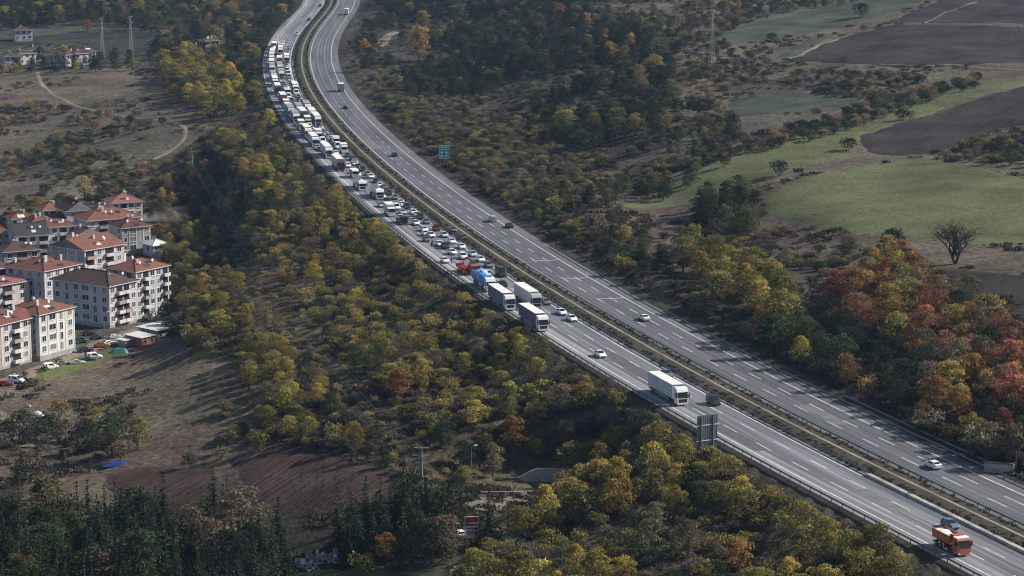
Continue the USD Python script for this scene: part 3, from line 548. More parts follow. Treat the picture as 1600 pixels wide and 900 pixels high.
SP['bare'] = [bare('bare_tree_kind', 21, 7.8, 3.2, (0.105, 0.092, 0.085), BRN, 150), bare('bare_tree_kind_b', 22, 7.2, 3.4, (0.125, 0.115, 0.105), TAN, 90, stems=3)]
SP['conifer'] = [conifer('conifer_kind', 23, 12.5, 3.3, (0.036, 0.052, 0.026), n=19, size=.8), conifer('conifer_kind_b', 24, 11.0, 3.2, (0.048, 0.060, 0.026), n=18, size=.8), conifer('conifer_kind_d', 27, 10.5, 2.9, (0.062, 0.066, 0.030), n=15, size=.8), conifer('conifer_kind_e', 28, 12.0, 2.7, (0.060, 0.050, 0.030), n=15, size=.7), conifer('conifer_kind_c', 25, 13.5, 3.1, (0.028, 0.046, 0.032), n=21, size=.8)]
SP['cone'] = [broadleaf('cone_tree_kind', 26, 9.0, 2.3, 0.4, [(0.055, 0.095, 0.030), (0.045, 0.08, 0.03)], n=2000, lobes=13, shape='dome')]
def shrub(key, seed, cols, H=2.4, R=1.9, n=420, size=0.3, twig=True):
    k, _ = kind_of(key); r = np.random.default_rng(seed); mb, tb = MB(), MB(); cols = np.array(cols)
    for i in range(6):
        a = i * 2.4 + r.uniform(-0.5, 0.5); c = np.array([R * 0.5 * math.cos(a) * r.uniform(0.3, 1), R * 0.5 * math.sin(a) * r.uniform(0.3, 1), H * r.uniform(0.4, 0.68)]); s = np.array([R * 0.5, R * 0.5, H * 0.36])
        m = n // 6; d = rng_dirs(r, m); d[:, 2] = np.abs(d[:, 2]) * np.where(r.uniform(size=m) < 0.25, -1, 1); pos = c + d * s * r.uniform(0.7, 1.15, m)[:, None]; pos[:, 2] = np.maximum(pos[:, 2], 0.05)
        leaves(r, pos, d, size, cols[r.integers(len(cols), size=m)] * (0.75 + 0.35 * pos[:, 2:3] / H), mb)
        tb.tube(np.array([[0.1 * math.cos(a), 0.1 * math.sin(a), -0.2], c]), [0.05, 0.02], 4)
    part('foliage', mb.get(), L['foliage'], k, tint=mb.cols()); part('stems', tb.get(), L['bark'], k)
    return key
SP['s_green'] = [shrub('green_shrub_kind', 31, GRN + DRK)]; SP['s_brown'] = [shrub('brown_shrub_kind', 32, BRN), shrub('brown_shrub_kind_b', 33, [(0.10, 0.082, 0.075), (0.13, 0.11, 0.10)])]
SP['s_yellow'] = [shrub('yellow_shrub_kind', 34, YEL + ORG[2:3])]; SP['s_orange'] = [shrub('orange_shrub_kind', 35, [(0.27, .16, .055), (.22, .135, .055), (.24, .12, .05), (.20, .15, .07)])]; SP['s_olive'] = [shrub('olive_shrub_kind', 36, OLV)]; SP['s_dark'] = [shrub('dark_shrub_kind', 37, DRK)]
HT = {'yellow': 8.5, 'olive': 8.4, 'green': 8.8, 'dark': 9.3, 'orange': 9.2, 'red': 9.6, 'brown': 8.5, 'tan': 9.0, 'poplar': 11.3, 'bare': 7.5, 'conifer': 12.3, 'cone': 9.0}
WORDS = {'yellow': ('yellow_tree', 'yellow autumn tree'), 'olive': ('olive_tree', 'olive green autumn tree'), 'green': ('green_tree', 'dull green leafy tree'), 'dark': ('dark_tree', 'dark green dense tree'), 'orange': ('orange_tree', 'orange autumn tree'),
         'red': ('red_tree', 'rust red autumn tree'), 'brown': ('brown_tree', 'brown half bare tree'), 'tan': ('pale_tree', 'pale tan withering tree'), 'poplar': ('poplar', 'tall narrow orange yellow poplar'), 'bare': ('bare_tree', 'grey leafless tree'),
         'conifer': ('conifer', 'dark green conifer'), 'cone': ('cypress', 'bright green cone shaped tree'), 's_green': ('green_bush', 'green bush'), 's_brown': ('brown_bush', 'brown leafless bush'), 's_yellow': ('yellow_bush', 'yellow bush'),
         's_orange': ('orange_bush', 'orange bush'), 's_olive': ('olive_bush', 'olive green bush'), 's_dark': ('dark_bush', 'dark green bush')}

# regions of planting: outline over the crowns' middles in the view, spacing in metres, kinds with shares, height range (m), words for the place
W1 = 'in the wood below the near carriageway'
REG = [
    ('corridor', [(316, 330), (345, 335), (420, 415), (500, 500), (590, 605), (690, 695), (740, 740), (690, 755), (600, 695), (515, 610), (435, 520), (368, 430)], 3.4, {'s_brown': .62, 's_olive': .16, 's_green': .22}, (0.9, 2.0), 'in the cleared strip under the power line'),
    ('r1low', [(860, 700), (1000, 690), (1090, 715), (1190, 750), (1350, 845), (1450, 905), (1450, 990), (700, 990), (730, 870), (850, 800)], 5.0, {'yellow': .46, 'olive': .32, 'green': .07, 'brown': .05, 'bare': .04, 'tan': .04, 'orange': .02}, (4.5, 9.5), W1),
    ('r1', [(262, 300), (300, 220), (400, 165), (440, 205), (480, 222), (520, 292), (600, 350), (700, 425), (790, 490), (870, 555), (1000, 632), (1088, 700), (1190, 742), (1350, 840), (1450, 905), (1450, 990), (700, 990), (730, 860), (850, 790), (740, 720), (650, 690), (560, 600), (480, 500), (400, 420), (330, 340)],
     5.0, {'yellow': .28, 'olive': .33, 'green': .12, 'brown': .09, 'bare': .08, 'dark': .05, 'orange': .02, 'tan': .03}, (3.2, 8.0), W1),
    ('r2', [(250, 300), (330, 345), (390, 425), (460, 515), (530, 605), (600, 685), (580, 700), (480, 700), (425, 680), (385, 600), (372, 545), (300, 535), (275, 480), (262, 400)],
     5.0, {'yellow': .30, 'olive': .28, 'brown': .18, 'bare': .12, 'green': .10, 'orange': .02}, (3.8, 7.8), 'between the village and the power line'),
    ('conifers', [(-40, 815), (60, 800), (180, 812), (300, 812), (345, 780), (375, 800), (400, 835), (480, 840), (520, 830), (600, 800), (640, 790), (740, 795), (770, 830), (745, 850), (640, 870), (590, 850), (560, 880), (470, 880), (420, 960), (-40, 980)],
     3.9, {'conifer': .88, 'green': .05, 'dark': .05, 'brown': .04}, (7.5, 14.5), 'in the dark conifer belt at the lower left'),
    ('conifers2', [(600, 785), (720, 780), (738, 815), (725, 850), (640, 870), (600, 830)], 3.1, {'conifer': 1.0}, (6.0, 9.0), 'in the conifer group below the power pylon'),
    ('clump1', [(252, 95), (300, 85), (330, 110), (375, 130), (385, 175), (330, 180), (260, 140)], 7.0, {'yellow': .35, 'olive': .55, 'green': .1}, (7.5, 12.0), 'in the yellow clump left of the queue'),
    ('clump2', [(395, 235), (440, 222), (490, 250), (490, 310), (430, 300)], 6.5, {'dark': .6, 'green': .4}, (9.0, 13.0), 'in the dark green clump beside the near carriageway'),
    ('topleft', [(-60, -30), (470, -30), (470, 20), (425, 58), (385, 90), (330, 60), (250, 40), (100, 45), (-60, 40)], 10.0, {'green': .34, 'dark': .32, 'olive': .16, 'brown': .12, 'orange': .03, 'yellow': .03}, (7.0, 12.0), 'on the far slope at the upper left'),
    ('farleft2', [(240, 60), (380, 70), (420, 85), (415, 200), (390, 200), (390, 130), (330, 90), (240, 85)], 8.5, {'dark': .35, 'green': .4, 'olive': .15, 'orange': .05, 'bare': .05}, (6.0, 10.0), 'among the far houses left of the queue'),
    ('farvill', [(-30, 82), (240, 82), (240, 100), (60, 108), (-30, 112)], 11.0, {'dark': .4, 'green': .3, 'yellow': .15, 'bare': .15}, (5.0, 8.0), 'among the houses of the far village'),
    ('hillside', [(-40, 150), (250, 175), (300, 195), (290, 290), (240, 300), (150, 300), (-40, 320)], 15.0, {'s_green': .32, 's_olive': .22, 's_brown': .28, 's_orange': .08, 'green': .1}, (2.5, 5.0), 'on the dry hillside above the village'),
    ('hillside2', [(110, 285), (300, 235), (330, 330), (260, 320), (240, 300), (150, 320)], 7.5, {'green': .38, 'dark': .20, 'brown': .2, 'olive': .14, 'orange': .08}, (5.0, 8.5), 'behind the upper houses of the village'),
    ('farwood', [(545, 60), (610, 20), (560, -30), (720, -30), (890, -10), (990, 55), (1040, 85), (1050, 150), (1015, 195), (960, 215), (900, 235), (850, 205), (830, 150), (720, 145), (640, 140), (575, 115)], 6.0, {'dark': .62, 'green': .28, 'brown': .06, 'olive': .03, 'orange': .01}, (4.5, 10.5), 'in the dark wood beyond the far carriageway'),  # mostly dark leaf kinds, so the shaded look sits in the colour
    ('bank', [(560, 130), (640, 145), (820, 150), (900, 240), (820, 330), (760, 310), (690, 250), (620, 190)], 4.6, {'s_brown': .50, 's_dark': .22, 's_olive': .18, 's_green': .08, 'brown': .02}, (1.4, 3.2), 'on the scrubby bank above the far carriageway'),
    ('midwood', [(780, 270), (850, 225), (930, 240), (1000, 250), (960, 300), (980, 350), (1050, 400), (1020, 430), (960, 405), (880, 350), (810, 330)], 6.4, {'dark': .30, 'green': .28, 'brown': .14, 'olive': .08, 's_brown': .12, 's_olive': .07, 'orange': .01}, (3.0, 7.0), 'in the mixed scrub beyond the far carriageway'),
    ('ravine', [(1000, 195), (1060, 160), (1110, 150), (1160, 190), (1130, 240), (1080, 280), (1000, 300), (960, 290)], 8.5, {'dark': .3, 'green': .26, 'brown': .24, 's_brown': .14, 'orange': .06}, (4.0, 7.5), 'in the scrub left of the pasture strip'),
    ('roadside', [(800, 332), (960, 405), (1050, 452), (1150, 520), (1230, 570), (1320, 640), (1410, 690), (1500, 735), (1480, 690), (1330, 590), (1230, 520), (1100, 440), (960, 370), (850, 330)], 6.5, {'s_brown': .40, 's_dark': .32, 's_green': .28}, (1.5, 3.0), 'along the outer guardrail of the far carriageway'),
    ('yellowwood', [(1045, 425), (1090, 388), (1150, 400), (1220, 450), (1240, 510), (1220, 540), (1150, 520), (1060, 460)], 6.0, {'yellow': .35, 'olive': .62, 'orange': .03}, (7.0, 11.0), 'in the yellow copse right of the far carriageway'),
    ('darkwood', [(1220, 520), (1290, 480), (1340, 530), (1440, 560), (1500, 620), (1600, 650), (1640, 720), (1560, 730), (1440, 690), (1330, 630), (1240, 570)], 5.8, {'dark': .50, 'green': .28, 'brown': .12, 'orange': .06, 'yellow': .04}, (5.0, 9.0), 'in the shaded wood at the right edge'),
    ('redwood', [(1300, 470), (1345, 425), (1400, 400), (1440, 440), (1500, 470), (1570, 500), (1600, 560), (1660, 600), (1660, 690), (1590, 650), (1520, 600), (1430, 560), (1340, 530)], 5.4, {'red': .44, 'orange': .20, 'yellow': .07, 'tan': .13, 'brown': .10, 'olive': .04, 'green': .02}, (7.0, 12.0), 'in the red and orange wood at the right edge'),
    ('oaks', [(1085, 345), (1100, 305), (1180, 305), (1195, 350), (1140, 365)], 5.2, {'dark': .36, 'green': .30, 'bare': .34}, (6.5, 10.0), 'in the dark grove at the foot of the pasture'),
    ('hedge', [(1120, 215), (1210, 196), (1300, 178), (1330, 162), (1380, 148), (1470, 128), (1530, 112), (1530, 124), (1400, 165), (1330, 190), (1220, 222), (1130, 232)], 4.2, {'s_dark': .35, 's_green': .28, 's_orange': .14, 's_brown': .23}, (2.4, 4.6), 'in the hedgerow above the pasture strip'),
    ('clump3', [(1000, 300), (1030, 275), (1060, 262), (1080, 285), (1040, 305)], 5.0, {'dark': .8, 's_dark': .2}, (4.5, 6.5), 'in the dark thicket at the tip of the pasture'),
    ('edge1', [(1000, 310), (1060, 330), (1200, 352), (1330, 372), (1400, 385), (1300, 430), (1240, 420), (1060, 400), (980, 350)], 11.0, {'s_brown': .45, 's_green': .25, 'green': .1, 's_orange': .05, 's_dark': .15}, (1.8, 3.6), 'on the rough slope below the green meadow'),
    ('rightedge', [(1470, 232), (1540, 215), (1640, 200), (1640, 250), (1560, 246)], 5.0, {'s_dark': .4, 's_brown': .3, 's_green': .3}, (1.8, 4.0), 'on the rough knoll at the right edge'),
    ('topright', [(890, -30), (1400, -30), (1330, -2), (1180, 18), (1130, 50), (1060, 80), (1000, 50)], 12.0, {'s_dark': .25, 'green': .25, 's_brown': .3, 'orange': .04, 'olive': .16}, (2.5, 6.0), 'on the far slope at the top'),
    ('slope', [(1020, 80), (1130, 60), (1230, 100), (1390, 108), (1500, 115), (1350, 150), (1200, 135), (1130, 155), (1060, 150)], 10.0, {'s_brown': .4, 's_green': .25, 's_dark': .25, 's_orange': .1}, (1.8, 4.0), 'on the scrubby slope under the large ploughed field'),
    ('meadow', [(20, 640), (100, 660), (250, 690), (330, 700), (250, 740), (120, 735), (-30, 745), (-30, 660)], 7.0, {'s_brown': .35, 'green': .12, 's_green': .25, 's_orange': .1, 'conifer': .18}, (2.5, 6.0), 'on the rough ground below the village meadow'),
    ('meadow2', [(350, 620), (420, 690), (600, 710), (640, 760), (600, 750), (440, 690), (330, 700)], 7.5, {'s_brown': .45, 's_olive': .2, 'brown': .2, 's_green': .15}, (2.0, 5.0), 'around the lower ploughed fields'),
    ('streetside', [(20, 580), (60, 560), (120, 540), (180, 508), (215, 505), (130, 548)], 5.0, {'s_green': .7, 's_olive': .3}, (1.5, 2.5), 'in front of the apartment blocks'),
    ('villageback', [(0, 330), (120, 300), (230, 300), (265, 330), (265, 460), (285, 510), (268, 520), (255, 410), (240, 340), (170, 310), (60, 350), (0, 355)], 6.5, {'green': .4, 'dark': .25, 'brown': .2, 'yellow': .08, 'orange': .07}, (4.5, 7.5), 'around the village houses'),
]
KEEPOUT = [Polygon(p) for p in ([(600, 62), (690, 72), (692, 118), (640, 118), (585, 92), (588, 55), (640, 34), (655, 48), (618, 66)], [(750, 722), (890, 722), (893, 752), (875, 780), (870, 838), (742, 838)], [(20, 796), (25, 764), (160, 736), (330, 733), (350, 760), (352, 800), (195, 815)], [(0, 380), (60, 330), (180, 318), (228, 312), (240, 380), (262, 420), (262, 520), (150, 548), (0, 600)],
                                        [(455, 862), (540, 856), (548, 960), (450, 960)], [(355, 722), (440, 696), (520, 706), (600, 735), (635, 765), (560, 785), (440, 795), (390, 795)], [(708, 822), (760, 815), (765, 895), (705, 895)])]
KEEPOUT += [LineString(p_).buffer(5.5) for p_ in ([(57, 112), (62, 130), (80, 148), (110, 162), (150, 175), (200, 184), (262, 190), (285, 195), (292, 210), (280, 228), (255, 245), (200, 262)],)]
rail_l = np.array([(417, 100), (416, 113), (418, 128), (425, 147), (444, 184), (500, 249), (515, 270), (530, 282), (544, 299), (623, 366), (660, 395), (880, 545), (934, 579), (1040, 647), (1119, 689), (1200, 733), (1400, 838), (1600, 945)], float)
r = np.random.default_rng(77)
NC = 90000
cy = 395 + 1450 * r.uniform(size=NC) ** 1.15; cx = (r.uniform(-1, 1, NC)) * (cy * 0.225 + 15)
cz = ground(cx, cy); co = across(cx, cy)
polys = [Polygon(g[1]) for g in REG]
plants = []; cell = {}
def clear(x, y, d):
    i, j = int(x // 8), int(y // 8)
    for a in (-2, -1, 0, 1, 2):
        for b in (-2, -1, 0, 1, 2):
            for (u, v, e) in cell.get((i + a, j + b), ()):
                if (u - x) ** 2 + (v - y) ** 2 < (0.5 * (d + e)) ** 2: return False
    return True
def put(x, y, sp, h, where, label=None):
    cell.setdefault((int(x // 8), int(y // 8)), []).append((x, y, 5.0)); plants.append((x, y, sp, h, where, label))
SPECIAL = [  # single plants one can point to: base in the view, kind, height, label
    (655, 98, 'orange', 17.0, 'large bright orange tree beside the pale curving side road'), (570, 84, 'orange', 8.0, 'small orange tree at the edge of the far carriageway'),
    (930, 203, 'orange', 6.0, 'low orange tree below the scrubby bank in the ravine'), (1022, 130, 'yellow', 12.0, 'tall yellow green tree standing out of the dark far wood'), (1000, 150, 'tan', 9.0, 'pale tan tree in front of the tall yellow green one in the far wood'),
    (875, 35, 'red', 10.0, 'rust red tree on top of the dark far wood'), (818, 20, 'olive', 9.0, 'olive tree at the top of the dark far wood'), (553, 392, 'poplar', 13.0, 'tall narrow orange poplar nearest the queue'), (497, 380, 'poplar', 11.5, 'narrow yellow orange poplar left of the tallest one'),
    (531, 362, 'poplar', 11.0, 'narrow poplar with rusty top between the two others'), (132, 312, 'orange', 8.5, 'orange tree behind the village roofs'), (40, 352, 's_yellow', 4.5, 'bright yellow bush behind the black roofed house'), (72, 358, 's_orange', 4.5, 'orange bush behind the white house with red roof'),
    (162, 335, 's_yellow', 5.0, 'yellow bush between the red roofs'), (258, 352, 'orange', 7.5, 'orange brown tree right of the pink roofed house'), (262, 300, 'orange', 7.0, 'orange tree on the slope above the smoke'),
    (1206, 558, 'cone', 10.0, 'bright green cone shaped tree beside the far carriageway'), (1250, 572, 'yellow', 6.0, 'yellow tree beside the bright green cone shaped tree'), (605, 878, 'orange', 6.0, 'small orange tree standing alone beside the brown clearing'), (565, 895, 's_yellow', 4.0, 'yellow bush right of the gravestones'),
    (215, 702, 'yellow', 7.5, 'bright yellow tree right of the dark green one near the blue tarp'), (175, 712, 'green', 8.5, 'dense dark green tree above the blue tarp'), (140, 706, 'green', 7.0, 'green tree left of the blue tarp'), (92, 652, 's_orange', 4.5, 'orange bush on the edge of the village meadow'), (150, 655, 's_yellow', 3.5, 'small yellow bush at the lower edge of the village meadow'),
    (343, 530, 'yellow', 8.0, 'yellow tree beside the white vehicle in the bushes'), (385, 540, 'poplar', 9.5, 'yellow pointed tree right of the white vehicle in the bushes'), (1345, 28, 's_dark', 7.5, 'large dark bush alone in the dim green field at the top'), (1205, 66, 's_dark', 4.5, 'dark bush alone below the dim green field'), (1318, 102, 's_orange', 4.5, 'orange bush under the large ploughed field'),
    (1350, 50, 's_orange', 4.0, 'orange bush at the corner of the two ploughed fields'), (1325, 236, 's_dark', 4.5, 'dark bush at the left tip of the wedge shaped ploughed field'), (1218, 275, 's_dark', 5.0, 'dark bush alone on the pasture strip'), (1132, 262, 's_dark', 4.0, 'small dark bush on the lower pasture strip'), (1410, 190, 's_dark', 4.5, 'dark round bush on the edge of the pasture strip'), (1422, 188, 's_brown', 4.0, 'brown bush next to the dark round one on the pasture edge'),
    (1392, 392, 's_dark', 6.0, 'dark bush above the red wood'), (1230, 418, 'tan', 5.5, 'pale leafless bush left of the red wood'), (1500, 650, 'orange', 6.0, 'orange tree in the shaded wood near the right edge'), (1440, 665, 'orange', 5.5, 'golden tree at the foot of the shaded wood'), (1355, 622, 's_orange', 4.5, 'orange bush in the shade beside the far carriageway'), (1480, 690, 's_orange', 3.5, 'small orange bush right of the pampas grass'),
    (1565, 690, 'red', 7.0, 'rust orange tree above the concrete box at the right edge'), (137, 50, 'orange', 8.0, 'orange tree alone on the far left slope'), (55, 18, 'orange', 6.0, 'small orange tree at the top left'), (145, 205, 's_orange', 5.0, 'orange and yellow bush on the left hillside'), (12, 175, 's_orange', 4.5, 'orange bush at the left edge of the hillside'), (92, 218, 's_olive', 4.5, 'round olive bush on the left hillside'), (180, 300, 's_orange', 4.0, 'small orange bush above the pink roofed house'),
    (770, 745, 'tan', 7.5, 'pale grey green tree left of the underpass'), (725, 770, 'yellow', 5.0, 'low yellow tree left of the pale underpass road'), (800, 705, 'orange', 8.0, 'orange tinted tree above the underpass'), (1155, 895, 'orange', 6.5, 'golden tree near the lower edge right of centre'), (1020, 860, 'tan', 9.0, 'pale silvery tree near the lower edge'), (1075, 885, 'tan', 8.5, 'silvery grey tree right of the pale silvery one'),
]
for px, py, sp, h, lab in SPECIAL:
    p = hit1(px, py); put(p[0], p[1], sp, h, None, lab)
pcx, pcy = project(np.stack([cx, cy, cz + 3.0], -1)); gpx, gpy = project(np.stack([cx, cy, cz], -1))
CLU = fbm(np.stack([cx, cy, 0 * cx], -1) / 32.0, 3, 15)
inreg = np.array([shapely.contains_xy(p, pcx, pcy) for p in polys]); kept = np.zeros(NC, bool)
for k in KEEPOUT: kept |= shapely.contains_xy(k, gpx, gpy)
for i in np.nonzero(inreg.any(0) & ~kept & ((co > 8.0) | (co < -38.5)))[0]:
    ri = int(np.argmax(inreg[:, i])); name, _, spc, mix, (h0, h1), where = REG[ri]
    nz = CLU[i]
    if name in ('hillside', 'bank', 'topright', 'slope', 'edge1', 'meadow', 'meadow2', 'topleft', 'farvill', 'hillside2', 'midwood', 'ravine'):
        if nz < (.56 if name in ('hillside', 'edge1', 'slope', 'topright') else .44): continue
        spc *= .42 if name in ('hillside', 'topright') else .58 if name in ('edge1', 'slope', 'bank') else .8
    if name == 'farwood' and nz < .45: mix, h0, h1 = {'s_brown': .3, 's_dark': .3, 's_olive': .4}, 1.8, 3.5
    if name in ('r1', 'r2', 'r1low') and nz < (.50 if name == 'r1' else .41): mix, h0, h1, spc = {'s_brown': .34, 's_olive': .34, 's_green': .2, 's_yellow': .12}, 1.8, 4.2, 3.4
    sp = list(mix)[int(np.searchsorted(np.cumsum(list(mix.values())) / sum(mix.values()), r.uniform()))]
    h = h0 + (h1 - h0) * r.beta(2, 2)
    if -50 < co[i] < 0 and 790 < cy[i] < 1150 and r.uniform() < .85: continue
    if co[i] < 0 and 410 < pcx[i] < 1640 and cy[i] < 1250:                                     # the crowns stay below the guardrail
        lim = np.interp(gpx[i], rail_l[:, 0], rail_l[:, 1]); k = 4000 / math.hypot(cy[i], EYE)
        h = min(h, max(0, (gpy[i] - lim - 3) / k + 0.4))
        if h < 1.2: continue
        if h < 3.6: sp = ['s_brown', 's_olive', 's_yellow', 's_green'][r.integers(4)]
    if co[i] > 0 and co[i] < 16 and not sp.startswith('s_') and h > 4 and name not in ('yellowwood', 'darkwood', 'redwood'): h *= 0.7
    d = spc * (0.55 + 0.45 * h / h1) if not sp.startswith('s_') else min(spc, 2.2 + 0.7 * h if name in ('hedge', 'r1') else spc)
    if clear(cx[i], cy[i], d): put(cx[i], cy[i], sp, h, where); cell[(int(cx[i] // 8), int(cy[i] // 8))][-1] = (cx[i], cy[i], d)
LAND = [(1100, 690, 'the big steel sign'), (850, 742, 'the retaining wall'), (660, 745, 'the grey power pylon'), (550, 385, 'the tall poplars'), (742, 440, 'the blue tarpaulin lorry'), (840, 505, 'the purple curtained lorry'), (1045, 612, 'the white articulated lorry'), (275, 495, 'the domed tank'), (694, 240, 'the green road sign'),
        (300, 120, 'the yellow clump'), (450, 262, 'the dark green clump'), (245, 360, 'the chimney smoke'), (943, 555, 'the lone white saloon'), (655, 75, 'the large orange tree'), (1022, 115, 'the tall yellow green tree'), (930, 195, 'the low orange tree'), (1140, 325, 'the dark grove'), (1140, 440, 'the yellow copse'), (1206, 540, 'the cone shaped tree'),
        (1400, 430, 'the red wood top'), (1493, 380, 'the lone bare tree'), (1460, 675, 'the pampas grass'), (1560, 730, 'the culvert head'), (1345, 20, 'the bush in the dim field'), (1330, 170, 'the hedgerow'), (1400, 215, 'the wedge shaped ploughed field'), (1350, 80, 'the large ploughed field'), (185, 715, 'the bright blue tarpaulin'), (95, 650, 'the orange meadow bush'),
        (490, 880, 'the gravestones'), (603, 865, 'the lone small orange tree'), (737, 830, 'the red white billboard'), (330, 535, 'the van in the bushes'), (255, 770, 'the reddish ploughed field'), (90, 770, 'the striped stubble field'), (490, 745, 'the brown ploughed field'), (120, 560, 'the parked cars'), (132, 310, 'the orange tree behind the roofs'), (40, 355, 'the yellow bush by the black roof'),
        (100, 140, 'the hillside track'), (280, 210, 'the hooked track'), (110, 95, 'the far village'), (323, 78, 'the tall pale far house'), (137, 40, 'the orange tree on the far slope'), (533, 135, 'the grey box lorry'), (605, 62, 'the pale side road'), (1486, 845, 'the orange tipper lorry'), (1170, 60, 'the dim green field'), (875, 25, 'the red far tree'), (590, 600, 'the power cables'), (1300, 880, 'the lower edge'), (900, 880, 'the lower edge')]
def place(px, py):
    d = [math.hypot(px - a, (py - b) * 1.4) for a, b, _ in LAND]; a, b, w = LAND[int(np.argmin(d))]; dx, dy = px - a, py - b
    far = 'far ' if min(d) > 110 else 'just ' if min(d) < 38 else ''
    if abs(dx) > 2.2 * abs(dy): return f"{far}{'right' if dx > 0 else 'left'} of {w}"
    if abs(dy) > 1.6 * abs(dx): return f"{far}{'below' if dy > 0 else 'above'} {w}"
    return f"{far}{'lower' if dy > 0 else 'upper'} {'right' if dx > 0 else 'left'} of {w}"
# largest in the picture first; at most 300 of a kind stand singly, the rest of a kind is one mass
plants.sort(key=lambda p: (p[5] is None, -p[3] / math.hypot(p[0], p[1])))
count, rest = {}, {}
for x, y, sp, h, where, label in plants:
    z = float(ground(x, y)); v = SP[sp][r.integers(len(SP[sp]))]; rz = r.uniform(0, 2 * PI); sc = h / (HT[sp] if sp in HT else 2.4)
    name, word = WORDS[sp]
    if label is None:
        q0, q1 = project(np.array([x, y, z + h / 2])); rel = h / (HT[sp] if sp in HT else 3.0); where = place(float(q0), float(q1)); word = ('small ' if rel < .72 else 'large ' if rel > 1.02 else 'medium ') + word
    w = sc * r.uniform(0.9, 1.12); s3 = (w * r.uniform(.85, 1.2), w * r.uniform(.85, 1.2), sc)
    if sp.startswith('s_') and h > 3: s3 = (w * 0.85, w * 0.85, sc)
    fam = 'bush' if sp.startswith('s_') else name
    count[fam] = count.get(fam, 0) + 1
    if label is None and count[fam] > 300: rest.setdefault((sp, v), []).append((x, y, z, rz, s3)); continue
    copy_of(v, name, label or f'{word} {where}', 'bush' if fam == 'bush' else 'conifer' if sp == 'conifer' else 'tree', (x, y, z), rz, s3, None if label else f'{word}s {where}')
def scatter(name, label, protos, items, group=None):
    pi = UsdGeom.PointInstancer.Define(stage, numbered('/World/' + name)); base = str(pi.GetPath())
    setcd(pi.GetPrim(), label=label, kind='stuff')
    tg = []
    for k in protos:
        p = UsdGeom.Xform.Define(stage, f'{base}/{k}'); p.GetPrim().GetReferences().AddInternalReference('/' + k); tg.append(p.GetPath())
    pi.CreatePrototypesRel().SetTargets(tg)
    pi.CreateProtoIndicesAttr([protos.index(i[0]) for i in items]); pi.CreatePositionsAttr([Gf.Vec3f(*map(float, i[1])) for i in items])
    pi.CreateOrientationsAttr([Gf.Quath(math.cos(i[2] / 2), 0, 0, math.sin(i[2] / 2)) for i in items]); pi.CreateScalesAttr([Gf.Vec3f(*map(float, i[3])) for i in items])
if rest:
    for fam, lab in (('tree', 'far off wood of trees too many to tell apart'), ('bush', 'low autumn scrub scattered over the slopes')):
        it = [(v, (x, y, z), rz, s3) for (sp, v), l in rest.items() if sp.startswith('s_') == (fam == 'bush') for x, y, z, rz, s3 in l]
        if it: scatter('distant_wood' if fam == 'tree' else 'scrub', lab, sorted({i[0] for i in it}), it)
# undergrowth that closes the ground beneath and between the trees
n = 60000; uy = 400 + 1250 * r.uniform(size=n) ** 1.2; ux = r.uniform(-1, 1, n) * (uy * 0.215 + 10); uo = across(ux, uy); uz = ground(ux, uy); qx, qy = project(np.stack([ux, uy, uz + 1.5], -1)); bx0, by0 = project(np.stack([ux, uy, uz], -1))
WOODS = {'r1', 'r2', 'r1low', 'midwood', 'darkwood', 'redwood', 'yellowwood', 'hillside2', 'ravine', 'bank', 'roadside', 'meadow2', 'slope', 'edge1', 'rightedge', 'topright', 'hillside'}
ok = np.zeros(n, bool)
for g in REG:
    if g[0] in WOODS: ok |= shapely.contains_xy(Polygon(g[1]), qx, qy)
sparse = np.zeros(n, bool)
for g in REG:
    if g[0] in ('slope', 'edge1', 'topright', 'hillside'): sparse |= shapely.contains_xy(Polygon(g[1]), qx, qy)
ok &= ~sparse | (fbm(np.stack([ux, uy * .6, 0 * ux], -1) / 24.0, 3, 19) > .53)
ok &= ~shapely.contains_xy(Polygon([g for g in REG if g[0] == 'corridor'][0][1]), qx, qy)
ok &= ((uo < -38.5) | (uo > 8))
for kp in KEEPOUT: ok &= ~shapely.contains_xy(kp, bx0, by0)
ok &= ~((uo > -50) & (uo < 0) & (uy > 790) & (uy < 1150))
lim = np.interp(bx0, rail_l[:, 0], rail_l[:, 1]); kk = 4000 / np.hypot(uy, EYE); ok &= ~((uo < 0) & (bx0 > 410) & (uy < 1250) & (by0 - lim < 2.6 * kk))
ok &= (noise(np.stack([ux, uy, 0 * ux], -1) / 14.0, 3) > .46)
US = [SP['s_brown'][0], SP['s_brown'][1], SP['s_olive'][0], SP['s_green'][0], SP['s_dark'][0]]; sel = np.nonzero(ok)[0]
scatter('undergrowth', 'low autumn undergrowth filling the ground beneath the woods', US, [(US[int(r.choice(5, p=[.36, .30, .20, .10, .04]))], (ux[i], uy[i], uz[i]), r.uniform(0, 6.28), np.array([1, 1, r.uniform(.6, 1.2)]) * r.uniform(.55, 1.25)) for i in sel])
